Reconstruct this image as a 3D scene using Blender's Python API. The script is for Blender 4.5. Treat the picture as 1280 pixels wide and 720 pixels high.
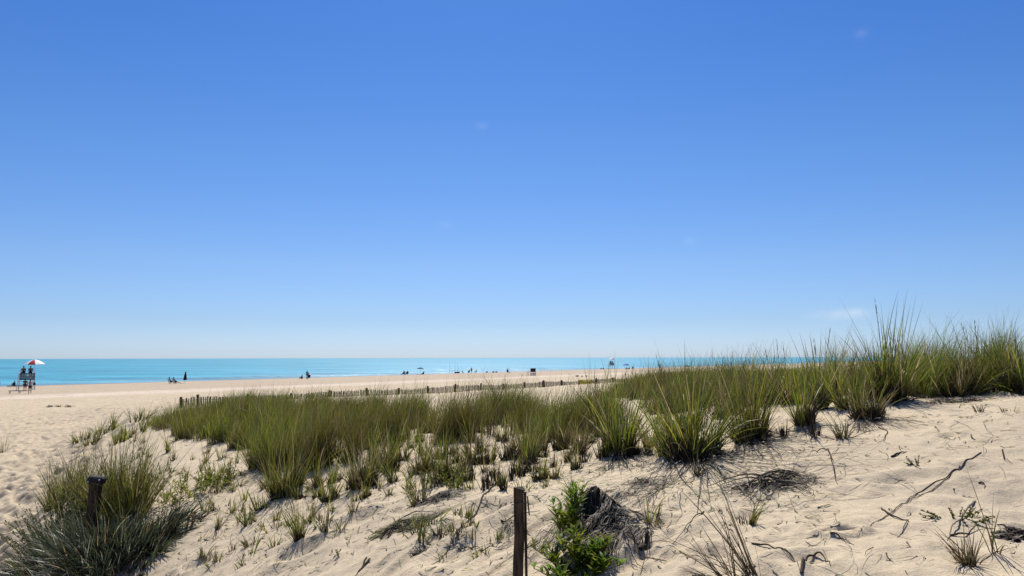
import bpy, bmesh, math, random
import numpy as np
from mathutils import Vector, Matrix
R = math.radians
rng = np.random.default_rng(11)
random.seed(5)
scene = bpy.context.scene
for o in list(bpy.data.objects): bpy.data.objects.remove(o)

# ------------------------------------------------------------------ camera
E = 5.0                      # eye height above the water (z = 0)
F = 960.0                    # focal length for a 1280 wide picture
VH = 447.1
pitch = math.atan((VH-360)/F)
roll = -0.0023
fw = Vector((0, math.cos(pitch), math.sin(pitch)))
rt = Vector((math.cos(roll), 0, math.sin(roll))); rt = (rt - fw*rt.dot(fw)).normalized()
up = rt.cross(fw).normalized()
cd = bpy.data.cameras.new('camera'); cam = bpy.data.objects.new('camera', cd)
scene.collection.objects.link(cam)
cd.sensor_width = 36; cd.lens = 36*F/1280; cd.clip_start = 0.05; cd.clip_end = 60000
M = Matrix((rt, up, -fw)).transposed().to_4x4(); M.translation = (0, 0, E)
cam.matrix_world = M
scene.camera = cam

# ------------------------------------------------------------------ world and sun
SUN_EL, SUN_AZ = 51.0, -2.0      # azimuth from +Y towards +X
w = bpy.data.worlds.new('World'); scene.world = w; w.use_nodes = True
nt = w.node_tree; nt.nodes.clear()
wo = nt.nodes.new('ShaderNodeOutputWorld'); bg = nt.nodes.new('ShaderNodeBackground')
sky = nt.nodes.new('ShaderNodeTexSky'); sky.sky_type = 'NISHITA'; sky.sun_disc = False
sky.sun_elevation = R(SUN_EL); sky.sun_rotation = R(SUN_AZ)
sky.altitude = 0; sky.air_density = 1.0; sky.dust_density = 0.35; sky.ozone_density = 4.0
hs = nt.nodes.new('ShaderNodeHueSaturation'); hs.inputs['Saturation'].default_value = 1.12
hs.inputs['Hue'].default_value = 0.502
nt.links.new(sky.outputs[0], hs.inputs['Color'])
# clear sea air: deeper blue overhead, no yellow cast over the horizon
tcw = nt.nodes.new('ShaderNodeTexCoord'); sx = nt.nodes.new('ShaderNodeSeparateXYZ'); rp = nt.nodes.new('ShaderNodeValToRGB')
nt.links.new(tcw.outputs['Generated'], sx.inputs[0]); nt.links.new(sx.outputs['Z'], rp.inputs[0])
els = [(.003, (.70, .92, 1.52)), (.049, (.60, .76, 1.14)), (.121, (.66, .79, 1.06)), (.253, (.56, .78, 1.07)), (.418, (.40, .70, 1.10))]
while len(rp.color_ramp.elements) < len(els): rp.color_ramp.elements.new(.5)
for e_, (p_, c3) in zip(rp.color_ramp.elements, els): e_.position = p_; e_.color = (c3[0]/2, c3[1]/2, c3[2]/2, 1)
m2 = nt.nodes.new('ShaderNodeVectorMath'); m2.operation = 'MULTIPLY'; m3 = nt.nodes.new('ShaderNodeVectorMath'); m3.operation = 'SCALE'; m3.inputs['Scale'].default_value = 2.0
nt.links.new(hs.outputs[0], m2.inputs[0]); nt.links.new(rp.outputs[0], m2.inputs[1]); nt.links.new(m2.outputs[0], m3.inputs[0])
bg.inputs['Strength'].default_value = 0.079
nt.links.new(bg.outputs[0], wo.inputs[0])
sd = bpy.data.lights.new('sun', 'SUN'); sun = bpy.data.objects.new('sun', sd)
scene.collection.objects.link(sun)
sd.energy = 5.0; sd.angle = R(0.5); sd.color = (1.0, 0.955, 0.88)
sv = Vector((math.sin(R(SUN_AZ))*math.cos(R(SUN_EL)), math.cos(R(SUN_AZ))*math.cos(R(SUN_EL)), math.sin(R(SUN_EL))))
sun.rotation_euler = sv.to_track_quat('Z', 'Y').to_euler(); sun.location = (0, 0, 30)
vs = scene.view_settings
vs.view_transform = 'Standard'; vs.look = 'None'; vs.gamma = 1; vs.exposure = 0.30; vs.use_curve_mapping = False
scene.cycles.use_denoising = True
scene.cycles.max_bounces = 6; scene.cycles.diffuse_bounces = 3; scene.cycles.glossy_bounces = 2
scene.cycles.transmission_bounces = 3; scene.cycles.transparent_max_bounces = 4

def ray(u, v):
    return (fw + rt*((u-640)/F) + up*((360-v)/F))

# faint wisps of cloud in the sky
def wisp(u, v, wid, hgt, strength, prev):
    d = ray(u, v).normalized()
    tc = nt.nodes.new('ShaderNodeTexCoord')
    right = Vector((d.y, -d.x, 0)).normalized(); upv = right.cross(d)
    def dot(vec):
        n = nt.nodes.new('ShaderNodeVectorMath'); n.operation = 'DOT_PRODUCT'
        nt.links.new(tc.outputs['Generated'], n.inputs[0]); n.inputs[1].default_value = vec; return n.outputs['Value']
    def mth(op, a, b=None):
        n = nt.nodes.new('ShaderNodeMath'); n.operation = op
        for i, s in enumerate((a, b)):
            if s is None: continue
            if isinstance(s, (int, float)): n.inputs[i].default_value = s
            else: nt.links.new(s, n.inputs[i])
        return n.outputs[0]
    nz = nt.nodes.new('ShaderNodeTexNoise'); nz.inputs['Scale'].default_value = 60; nz.inputs['Detail'].default_value = 4
    nt.links.new(tc.outputs['Generated'], nz.inputs['Vector'])
    a = mth('POWER', mth('ABSOLUTE', mth('DIVIDE', dot(right), wid)), 2.0)
    b = mth('POWER', mth('ABSOLUTE', mth('DIVIDE', dot(upv), hgt)), 2.0)
    g = mth('POWER', 2.718, mth('MULTIPLY', mth('ADD', a, b), -1.0))
    front = mth('GREATER_THAN', dot(d), 0.9)
    f = mth('MULTIPLY', mth('MULTIPLY', mth('MULTIPLY', g, front), nz.outputs['Fac']), strength)
    mx = nt.nodes.new('ShaderNodeMixRGB'); mx.blend_type = 'MIX'
    nt.links.new(f, mx.inputs['Fac']); nt.links.new(prev, mx.inputs['Color1'])
    mx.inputs['Color2'].default_value = (10.5, 10.5, 11, 1)
    return mx.outputs[0]
c_ = m3.outputs[0]
for a in ((1050, 393, .028, .006, .40), (1072, 389, .012, .004, .2), (602, 157, .007, .004, .11), (556, 281, .008, .005, .11), (862, 301, .008, .005, .11), (1077, 42, .007, .005, .09)):
    c_ = wisp(*a, c_)
nt.links.new(c_, bg.inputs['Color'])

# ------------------------------------------------------------------ helpers
COL = scene.collection
def tag(o, label=None, cat=None, group=None, kind=None):
    if label: o['label'] = label
    if cat: o['category'] = cat
    if group: o['group'] = group
    if kind: o['kind'] = kind
    return o
def empty(name, loc, rz=0.0):
    o = bpy.data.objects.new(name, None); COL.objects.link(o); o.location = loc; o.rotation_euler = (0, 0, rz)
    o.empty_display_size = .2; return o
def copy_tree(o, parent=None):
    c = o.copy(); COL.objects.link(c)
    if parent: c.parent = parent
    for ch in list(o.children): copy_tree(ch, c)
    return c
def np_mesh(name, V, Fq, mat, parent=None, col=None, smooth=False, loc=None):
    V = np.asarray(V, np.float32); Fq = np.asarray(Fq, np.int32)
    me = bpy.data.meshes.new(name); k = Fq.shape[1]
    me.vertices.add(len(V)); me.vertices.foreach_set('co', V.ravel())
    me.loops.add(Fq.size); me.loops.foreach_set('vertex_index', Fq.ravel())
    me.polygons.add(len(Fq)); me.polygons.foreach_set('loop_start', np.arange(0, Fq.size, k, dtype=np.int32))
    if smooth: me.polygons.foreach_set('use_smooth', np.ones(len(Fq), bool))
    if col is not None:
        a = me.color_attributes.new('col', 'FLOAT_COLOR', 'POINT')
        c4 = np.ones((len(V), 4), np.float32); c4[:, :3] = col; a.data.foreach_set('color', c4.ravel())
    me.update(calc_edges=True); me.materials.append(mat)
    o = bpy.data.objects.new(name, me); COL.objects.link(o)
    if parent: o.parent = parent
    if loc is not None: o.location = loc
    return o

def new_mat(name, color=(.5, .5, .5), rough=.7, spec=.3):
    m = bpy.data.materials.new(name); m.use_nodes = True
    b = m.node_tree.nodes['Principled BSDF']
    b.inputs['Base Color'].default_value = (*color, 1); b.inputs['Roughness'].default_value = rough
    b.inputs['Specular IOR Level'].default_value = spec
    return m
def noisy_mat(name, c1, c2, scale=8, rough=.8, stretch=(1, 1, 1), bump=0.0, spec=.2):
    m = new_mat(name, c1, rough, spec); t = m.node_tree; b = t.nodes['Principled BSDF']
    tc = t.nodes.new('ShaderNodeTexCoord'); mp = t.nodes.new('ShaderNodeMapping'); mp.inputs['Scale'].default_value = stretch
    n = t.nodes.new('ShaderNodeTexNoise'); n.inputs['Scale'].default_value = scale; n.inputs['Detail'].default_value = 5
    r = t.nodes.new('ShaderNodeValToRGB'); r.color_ramp.elements[0].color = (*c1, 1); r.color_ramp.elements[1].color = (*c2, 1)
    r.color_ramp.elements[0].position = .35; r.color_ramp.elements[1].position = .65
    L = t.links.new
    L(tc.outputs['Object'], mp.inputs[0]); L(mp.outputs[0], n.inputs['Vector']); L(n.outputs['Fac'], r.inputs[0]); L(r.outputs[0], b.inputs['Base Color'])
    if bump:
        bp = t.nodes.new('ShaderNodeBump'); bp.inputs['Strength'].default_value = .6; bp.inputs['Distance'].default_value = bump
        L(n.outputs['Fac'], bp.inputs['Height']); L(bp.outputs[0], b.inputs['Normal'])
    return m

# -------- numpy noise
_perm = np.random.default_rng(3).permutation(512)
def _hash(ix, iy): return _perm[(_perm[ix & 511] + iy) & 511]
def perlin(x, y):
    ix = np.floor(x).astype(np.int64); iy = np.floor(y).astype(np.int64); fx = x-ix; fy = y-iy
    def g(i, j, dx, dy):
        a = _hash(i, j)*(2*np.pi/512); return np.cos(a)*dx + np.sin(a)*dy
    sx = fx*fx*fx*(fx*(fx*6-15)+10); sy = fy*fy*fy*(fy*(fy*6-15)+10)
    a = g(ix, iy, fx, fy)*(1-sx) + g(ix+1, iy, fx-1, fy)*sx
    b = g(ix, iy+1, fx, fy-1)*(1-sx) + g(ix+1, iy+1, fx-1, fy-1)*sx
    return a*(1-sy) + b*sy
def fbm(x, y, o=4, lac=2.03, gain=.5):
    s = 0; a = 1
    for i in range(o):
        s = s + a*perlin(x+17.3*i, y-9.1*i); x = x*lac; y = y*lac; a *= gain
    return s
def sstep(a, b, x):
    t = np.clip((x-a)/(b-a), 0, 1); return t*t*(3-2*t)

# ------------------------------------------------------------------ terrain
SD = np.array((.568, .823)); SP = np.array((0.0, 248.5))       # shoreline direction and a point on it
def dshore(x, y): return -(x-SP[0])*SD[1] + (y-SP[1])*SD[0]
def fprof(d):
    return np.interp(d, [-1000, -150, -125, -114, -100, -80, -45, -5, 0, 8, 40, 300, 5000],
                     [4, 3.9, 3.4, 2.85, 1.7, 1.05, .68, .6, .5, -.1, -1.5, -4, -8])
ctrl = [ # u, v, distance along the view
 (-300,720,16),(0,720,12.2),(80,720,10.2),(160,720,8.8),(300,720,7.2),(450,720,6.1),(650,720,5.0),(850,720,4.5),(1050,720,4.2),(1280,720,4.0),(1600,720,3.8),
 (-200,640,22),(0,640,18),(20,690,13.4),(90,690,10.2),(150,670,9.7),(240,640,10),(400,640,8.4),(550,640,7.1),(700,640,6.2),(850,640,5.7),(1050,640,5.3),(1280,640,5.0),
 (0,580,26),(70,580,25),(130,575,19),(200,560,16.5),(330,580,12),(450,580,10.5),(600,580,9.1),(750,580,8.1),(870,570,7.6),(1000,580,6.6),(1280,580,5.9),(1550,580,5.7),
 (30,520,52),(110,540,36),(160,528,28),(220,520,26),(300,520,24),(450,520,21),(600,520,17.5),(750,520,13.5),(900,520,10.8),(1040,520,8.0),(1280,520,6.8),
 (480,494.5,40.3),(300,503,33.5),(225,511,31.3),(150,505,50),(650,486.5,49.7),(800,477.5,62.6),(720,497,26),(600,500,29),(870,492,20),
 (1110,497,9.0),(1200,494,8.6),(1280,490,8.4),(1500,488,8.6),(1100,480,13.5),(1280,476,12.5),(1450,476,13),(980,490,14),(1000,486,20),(1280,480,20),(1280,484,34),(1050,484,40),
]
P = []; Zc = []
def a_l(x, y): return np.arctan2(x, y)*2.4, np.log(np.maximum(np.hypot(x, y), .3))
for u, v, yd in ctrl:
    d = ray(u, v); t = yd/d.y; P.append(a_l(d.x*t, yd)); Zc.append(E+d.z*t)
for ang in (-46, -36, -28, -20, -10, 0, 10, 20, 30, 42):
    for r_ in (78, 100, 130):
        x, y = r_*math.sin(R(ang)), r_*math.cos(R(ang)); P.append(a_l(x, y)); Zc.append(float(fprof(dshore(x, y))))
for ang in (-70, -50, -25, 0, 25, 50, 70):
    x, y = 2.2*math.sin(R(ang)), 2.2*math.cos(R(ang)); P.append(a_l(x, y)); Zc.append(E-1.55 - (.5 if ang < -30 else .12 if ang < 0 else 0))
P = np.array(P, float).reshape(-1, 2); Zc = np.array(Zc)
def tps(r2): return .5*r2*np.log(r2+1e-9)
n_ = len(P); D2 = ((P[:, None]-P[None])**2).sum(-1)
A = np.zeros((n_+3, n_+3)); A[:n_, :n_] = tps(D2) + np.eye(n_)*.004
A[:n_, n_] = 1; A[:n_, n_+1:] = P; A[n_, :n_] = 1; A[n_+1:, :n_] = P.T
W_ = np.linalg.solve(A, np.concatenate([Zc, np.zeros(3)]))
def rbf(x, y):
    a, l = a_l(x, y); a = np.clip(a, -2.1, 2.1); l = np.clip(l, .8, 4.9)
    out = W_[n_] + W_[n_+1]*a + W_[n_+2]*l
    for i in range(n_): out = out + W_[i]*tps((a-P[i, 0])**2 + (l-P[i, 1])**2)
    return out
fan = np.arange(-44, 44.01, .11); rest = np.arange(48, 313, 4.0)
TH = np.radians(np.concatenate([fan, rest]))                  # increasing, wraps
RR = np.concatenate([[.02, .6, 1.2, 1.8], np.exp(np.arange(math.log(2.4), math.log(120), .0048)), np.exp(np.arange(math.log(121), math.log(14000), .025))])
NT, NR = len(TH), len(RR)
tt, rr = np.meshgrid(TH, RR, indexing='ij'); GX = rr*np.sin(tt); GY = rr*np.cos(tt)
def base_height(x, y):
    r = np.hypot(x, y); d = dshore(x, y)
    f = fprof(d)
    wgt = sstep(70, 100, r); th = np.abs(np.arctan2(x, y)); back = sstep(.95, 1.5, th)*sstep(2.4, 6, r)
    z = rbf(x, y); z = z*(1-wgt) + f*wgt
    return z*(1-back) + (E-1.5)*back*(1-wgt) + f*back*wgt
GZ = base_height(GX, GY)
# is this the open beach (trampled path) or the dune?
def px_of(x, y, z):
    X = np.asarray(x); dx = X*rt.x + y*rt.y + (z-E)*rt.z; dy = X*up.x + y*up.y + (z-E)*up.z; dz = X*fw.x + y*fw.y + (z-E)*fw.z
    dz = np.where(dz > .05, dz, .05)
    return 640+F*dx/dz, 360-F*dy/dz
# dune foot line in world xy (left boundary of the dune): points read from the ground
def dune_mask(x, y):
    # 1 on the dune, 0 on the trampled beach to its left
    xb = np.interp(y, [3, 8, 11, 16, 22, 28, 34, 40], [-4.5, -6.4, -7.2, -9.0, -11.3, -13.4, -13.5, -8])
    return sstep(-.8, 1.2, x-xb)
DM = dune_mask(GX, GY)
DD = dshore(GX, GY)
near = np.exp(-(rr/45)**2)
GZ += fbm(GX*.22, GY*.22, 3)*.10*sstep(4, 12, rr)*(1-sstep(60, 120, rr))
GZ += fbm(GX*.9+5, GY*.9, 3)*.028*DM*near
# slumped face in the middle: grooves where sand has run down to the left
gw = np.exp(-(((GX-.55)/1.1)**2 + ((GY-5.6)/1.3)**2)) + .6*np.exp(-(((GX+.5)/.9)**2 + ((GY-6.3)/1.3)**2))
gp_, ga_ = GX*.78-GY*.62, GX*.62+GY*.78
GZ += gw*(fbm(gp_*5.5, ga_*.7, 3)*.060 + np.abs(fbm(gp_*1.6+4, ga_*.3, 2))*.10)
# downslope streaks and lumps on the dune face
sl = fbm(GX*2.2+GY*1.1, GY*.8-GX*.5, 3)
GZ += sl*.014*DM*near
GZ += fbm(GX*7.5, GY*7.5, 4)*.0075*(1+.9*np.clip(fbm(GX*.7+80, GY*.7, 2)*2, -.9, 1))*(.35+.65*DM)*near
lump = np.clip(fbm(GX*3.1+40, GY*3.1, 3), 0, 1); GZ += lump*.035*DM*near*sstep(-.15, .3, fbm(GX*.5+9, GY*.5, 2))
# beach undulation, berm ridge
GZ += fbm(GX*.5, GY*.5+7, 3)*.05*(1-DM)*(1-sstep(80, 160, rr))
GZ += .14*np.exp(-((DD+45+2*fbm(GX*.05, GY*.05, 2))/2.2)**2)*(rr > 30)
def dent(x0, y0, rx, ry, rot, dep, rim=.35):
    r0 = math.hypot(x0, y0); t0 = math.atan2(x0, y0); rad = max(rx, ry)*2.2
    i0, i1 = np.searchsorted(TH, [t0-rad/r0, t0+rad/r0]); j0, j1 = np.searchsorted(RR, [r0-rad, r0+rad])
    if i1 <= i0 or j1 <= j0: return
    x = GX[i0:i1, j0:j1]-x0; y = GY[i0:i1, j0:j1]-y0; c, s = math.cos(rot), math.sin(rot)
    q = ((x*c+y*s)/rx)**2 + ((-x*s+y*c)/ry)**2
    GZ[i0:i1, j0:j1] += -dep*np.exp(-q*1.4) + dep*rim*np.exp(-(np.sqrt(q)-1.45)**2*4)
# footprints all over the trampled beach
N = 26000
fr = 9 + (105-9)*rng.random(N)**1.15; ft = np.radians(rng.uniform(-43, 22, N))
fx, fy = fr*np.sin(ft), fr*np.cos(ft)
ok = (dune_mask(fx, fy) < .3) | (fy > 46)
ok &= dshore(fx, fy) < -30
for x, y in zip(fx[ok], fy[ok]):
    s = random.uniform(.8, 1.5); dent(x, y, .12*s, .21*s, random.gauss(.4, .7), random.uniform(.03, .075), .5)
# some on the dune
for k in range(300):
    x, y = random.uniform(-8, 7), random.uniform(3.5, 13)
    s = random.uniform(.5, 1.2); dent(x, y, .1*s, .17*s, random.uniform(0, 3), random.uniform(.008, .03), .5)

def Zg(x, y):
    x = np.asarray(x, float); y = np.asarray(y, float)
    t = np.arctan2(x, y); t = np.where(t < TH[0], t+2*np.pi, t); r = np.hypot(x, y)
    fi = np.interp(t, TH, np.arange(NT)); fj = np.interp(r, RR, np.arange(NR))
    i = np.clip(fi.astype(int), 0, NT-2); j = np.clip(fj.astype(int), 0, NR-2); a = fi-i; b = fj-j
    return (GZ[i, j]*(1-a)+GZ[i+1, j]*a)*(1-b) + (GZ[i, j+1]*(1-a)+GZ[i+1, j+1]*a)*b
_ys = np.exp(np.linspace(math.log(2.6), math.log(600), 5000))
def gp(u, v):
    d = ray(u, v); t = _ys/d.y; x = d.x*t; z = E + d.z*t; g = Zg(x, _ys)
    k = np.nonzero(z < g)[0]
    if len(k) == 0: k = [len(_ys)-1]
    k = k[0]; return Vector((x[k], _ys[k], float(g[k])))
def gv(x, y, lift=0.0): return Vector((x, y, float(Zg(x, y))+lift))
# named hollows and hummocks on the near slope
for u, v, rx, ry, dep in ((741, 700, .13, .12, .13), (733, 655, .10, .10, .09), (800, 682, .07, .05, .05), (1052, 662, .10, .035, .06), (1185, 546, .09, .05, .03), (1010, 700, .14, .1, .035), (435, 655, .28, .22, .06), (470, 640, .2, .16, .05),
                          (610, 640, .3, .2, .04), (820, 655, .2, .14, .03), (1130, 600, .3, .12, .03), (560, 690, .2, .2, .05), (380, 690, .2, .15, .05)):
    p = gp(u, v); dent(p.x, p.y, rx, ry, random.uniform(-.3, .3), dep, .6)
for u, v, rx, dep in ((860, 566, .32, -.10), (935, 545, .26, -.08), (1110, 500, .3, -.07), (775, 568, .25, -.06), (745, 640, .30, -.13), (960, 605, .28, -.06), (1080, 522, .2, -.05), (1000, 532, .2, -.05), (370, 610, .35, -.07), (640, 590, .3, -.05)):
    p = gp(u, v); dent(p.x, p.y, rx, rx*.8, 0, dep, .1)

def sand_material():
    m = new_mat('sand', (.5, .42, .33), .95, .15); t = m.node_tree; b = t.nodes['Principled BSDF']; L = t.links.new
    tc = t.nodes.new('ShaderNodeTexCoord')
    def noise(scale, det=4, rough=.5):
        n = t.nodes.new('ShaderNodeTexNoise'); n.inputs['Scale'].default_value = scale; n.inputs['Detail'].default_value = det; n.inputs['Roughness'].default_value = rough
        L(tc.outputs['Object'], n.inputs['Vector']); return n.outputs['Fac']
    def mix(fac, a, c, mode='MIX'):
        n = t.nodes.new('ShaderNodeMixRGB'); n.blend_type = mode
        for i, s in enumerate((fac, a, c)):
            if isinstance(s, (int, float)): n.inputs[i].default_value = s
            elif isinstance(s, tuple): n.inputs[i].default_value = (*s, 1)
            else: L(s, n.inputs[i])
        return n.outputs[0]
    def ramp(fac, a, c):
        n = t.nodes.new('ShaderNodeMapRange'); n.inputs['From Min'].default_value = a; n.inputs['From Max'].default_value = c; L(fac, n.inputs[0]); return n.outputs[0]
    at = t.nodes.new('ShaderNodeAttribute'); at.attribute_name = 'col'
    c = mix(ramp(noise(.6, 5), .35, .65), (.93, .93, .94), (1.05, 1.05, 1.04))
    c = mix(1.0, at.outputs['Color'], c, 'MULTIPLY')
    g = mix(ramp(noise(90, 3, .7), .3, .7), (.84, .82, .8), (1.12, 1.12, 1.12))
    c = mix(1.0, c, g, 'MULTIPLY')
    g2 = mix(ramp(noise(26, 4, .7), .62, .72), (1, 1, 1), (.62, .57, .52))   # flecks of bark and shell grit
    c = mix(.6, c, g2, 'MULTIPLY')
    L(c, b.inputs['Base Color'])
    b1 = t.nodes.new('ShaderNodeBump'); b1.inputs['Strength'].default_value = .8; b1.inputs['Distance'].default_value = .022
    L(noise(9, 6, .6), b1.inputs['Height'])
    b2 = t.nodes.new('ShaderNodeBump'); b2.inputs['Strength'].default_value = .8; b2.inputs['Distance'].default_value = .006
    L(noise(75, 4, .65), b2.inputs['Height']); L(b1.outputs[0], b2.inputs['Normal'])
    b3 = t.nodes.new('ShaderNodeBump'); b3.inputs['Strength'].default_value = .9; b3.inputs['Distance'].default_value = .10
    vo = t.nodes.new('ShaderNodeTexVoronoi'); vo.feature = 'SMOOTH_F1'; vo.inputs['Scale'].default_value = 2.1; vo.inputs['Randomness'].default_value = 1
    wv = t.nodes.new('ShaderNodeVectorMath'); wv.operation = 'ADD'; nz_ = t.nodes.new('ShaderNodeTexNoise'); nz_.inputs['Scale'].default_value = 1.3
    L(tc.outputs['Object'], nz_.inputs['Vector']); L(tc.outputs['Object'], wv.inputs[0]); L(nz_.outputs['Color'], wv.inputs[1]); L(wv.outputs[0], vo.inputs['Vector'])
    a2 = t.nodes.new('ShaderNodeAttribute'); a2.attribute_name = 'trod'; L(a2.outputs['Fac'], b3.inputs['Strength'])
    L(vo.outputs['Distance'], b3.inputs['Height']); L(b2.outputs[0], b3.inputs['Normal'])
    L(b3.outputs[0], b.inputs['Normal'])
    return m
sand = sand_material()
idx = np.arange(NT*NR).reshape(NT, NR)
i2 = np.roll(idx, -1, axis=0)
Fq = np.stack([idx[:, :-1], idx[:, 1:], i2[:, 1:], i2[:, :-1]], -1).reshape(-1, 4)[:, ::-1]
# true sand colour: pale dry dune sand, browner damp sand seaward of the berm, dark wet sand at the edge
dry = np.array((.53, .435, .298)); beachc = np.array((.49, .400, .274)); damp = np.array((.44, .35, .25)); wet = np.array((.25, .2, .16))
jit = fbm(GX*.06, GY*.06, 3)*8
C = beachc + (dry-beachc)*DM[..., None]*(1-sstep(50, 90, rr))[..., None]
k = sstep(-46, -42, DD+jit*.25)[..., None]; C = C*(1-k)+damp*k
k = (np.exp(-((DD+48+jit*.25)/4.0)**2)*.8)[..., None]; C = C*(1-k)+np.array((.60, .5, .395))*k
k = sstep(-7, -2, DD+jit*.3)[..., None]; C = C*(1-k)+wet*k
ter = np_mesh('sand_ground', np.stack([GX, GY, GZ], -1).reshape(-1, 3), Fq, sand, col=C.reshape(-1, 3), smooth=True)
trod = ter.data.attributes.new('trod', 'FLOAT', 'POINT'); trod.data.foreach_set('value', (np.clip((1-DM)+sstep(30, 50, rr), 0, 1)*sstep(14, 30, rr)*sstep(-5, -25, DD) if False else (np.clip((1-DM)+sstep(30, 50, rr), 0, 1)*sstep(12, 28, rr)*(DD < -12))).astype(np.float32).ravel())
tag(ter, kind='structure')

# ------------------------------------------------------------------ sea
def water_material():
    m = new_mat('sea_water', (.02, .2, .27), .34, .5); t = m.node_tree; b = t.nodes['Principled BSDF']; L = t.links.new
    b.inputs['IOR'].default_value = 1.33
    tc = t.nodes.new('ShaderNodeTexCoord'); at = t.nodes.new('ShaderNodeAttribute'); at.attribute_name = 'col'
    mp = t.nodes.new('ShaderNodeMapping'); mp.inputs['Rotation'].default_value = (0, 0, -math.atan2(SD[1], SD[0])); mp.inputs['Scale'].default_value = (.3, 1, 1)
    L(tc.outputs['Object'], mp.inputs[0])
    def noise(scale, det):
        n = t.nodes.new('ShaderNodeTexNoise'); n.inputs['Scale'].default_value = scale; n.inputs['Detail'].default_value = det
        L(mp.outputs[0], n.inputs['Vector']); return n.outputs['Fac']
    b1 = t.nodes.new('ShaderNodeBump'); b1.inputs['Strength'].default_value = 1; b1.inputs['Distance'].default_value = 1.3
    L(noise(.16, 6), b1.inputs['Height'])
    b2 = t.nodes.new('ShaderNodeBump'); b2.inputs['Strength'].default_value = 1; b2.inputs['Distance'].default_value = .35
    L(noise(.9, 4), b2.inputs['Height']); L(b1.outputs[0], b2.inputs['Normal']); L(b2.outputs[0], b.inputs['Normal'])
    n3 = noise(.045, 7); r = t.nodes.new('ShaderNodeMapRange'); r.inputs['From Min'].default_value = .35; r.inputs['From Max'].default_value = .65
    r.inputs['To Min'].default_value = .62; r.inputs['To Max'].default_value = 1.35; L(n3, r.inputs[0])
    mx = t.nodes.new('ShaderNodeMixRGB'); mx.blend_type = 'MULTIPLY'; mx.inputs[0].default_value = 1
    L(at.outputs['Color'], mx.inputs[1]); L(r.outputs[0], mx.inputs[2]); L(mx.outputs[0], b.inputs['Base Color'])
    return m
wm = water_material()
ds = np.concatenate([np.arange(-6, 90, .35), 90*np.exp(np.arange(0, 5.4, .04))]); ds = np.append(ds, 26000)
ss = np.concatenate([-np.exp(np.arange(9.5, 5.8, -.25))[:], np.arange(-330, 700, 1.6), np.exp(np.arange(6.56, 10.3, .12))])
S_, D_ = np.meshgrid(ss, ds, indexing='ij')
WX = SP[0] + SD[0]*S_ - SD[1]*D_; WY = SP[1] + SD[1]*S_ + SD[0]*D_
wig = fbm(S_*.018, S_*0+2.2, 3)*7
ph = D_ + wig
h = np.zeros_like(D_)
for c0, wd, am, sc, sd_ in ((9, 1.6, .14, .02, 1), (26, 2.6, .36, .013, 2), (47, 3.2, .28, .011, 3), (70, 4, .22, .01, 4)):
    env = sstep(-.25, .2, perlin(S_*sc+sd_*31.7, D_*0+sd_*5.5))
    x_ = ph-c0; h += am*env*np.exp(-np.where(x_ < 0, (x_/wd)**2, (x_/(wd*2.5))**2))
h += .10*fbm(S_*.05, D_*.22, 3)*sstep(2, 20, D_)*(1-sstep(120, 250, D_))
WZ = h - .0
foam = .03*sstep(.05, .35, perlin(S_*.03+7, D_*.25))*np.exp(-((ph-7.6)/.8)**2) + .06*np.exp(-((ph-1.5+1.0*fbm(S_*.3, S_*0, 2))/1.6)**2)
foam += .04*sstep(.1, .35, perlin(S_*.02+70, S_*0+1.5))*np.exp(-((ph-24.6)/.7)**2)
shallow = np.array((.13, .29, .34)); deep = np.array((.045, .280, .345)); far_ = np.array((.045, .270, .325))
k = sstep(3, 60, D_)[..., None]; WC = shallow*(1-k)+deep*k; k = sstep(200, 1500, D_)[..., None]; WC = WC*(1-k)+far_*k
k = np.clip(foam, 0, 1)[..., None]; WC = WC*(1-k)+np.array((.8, .82, .82))*k
a_, b_ = WX.shape; idx = np.arange(a_*b_).reshape(a_, b_)
Fq = np.stack([idx[:-1, :-1], idx[1:, :-1], idx[1:, 1:], idx[:-1, 1:]], -1).reshape(-1, 4)
sea = np_mesh('sea_water', np.stack([WX, WY, WZ], -1).reshape(-1, 3), Fq, wm, col=WC.reshape(-1, 3), smooth=True)
tag(sea, kind='structure')

# ------------------------------------------------------------------ plants: blades
def blade_material(name, trans=.44, rough=.42, spec=.45):
    m = bpy.data.materials.new(name); m.use_nodes = True; t = m.node_tree; b = t.nodes['Principled BSDF']; out = t.nodes['Material Output']; L = t.links.new
    at = t.nodes.new('ShaderNodeAttribute'); at.attribute_name = 'col'
    b.inputs['Roughness'].default_value = rough; b.inputs['Specular IOR Level'].default_value = spec
    L(at.outputs['Color'], b.inputs['Base Color'])
    tr = t.nodes.new('ShaderNodeBsdfTranslucent'); mx = t.nodes.new('ShaderNodeMixShader'); mx.inputs[0].default_value = trans
    L(at.outputs['Color'], tr.inputs[0]); L(b.outputs[0], mx.inputs[1]); L(tr.outputs[0], mx.inputs[2]); L(mx.outputs[0], out.inputs[0])
    return m
grass_m = blade_material('grass_blades'); dead_m = blade_material('dead_blades', .15, .6, .25); leaf_m = blade_material('plant_leaves', .42, .55, .2)

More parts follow.
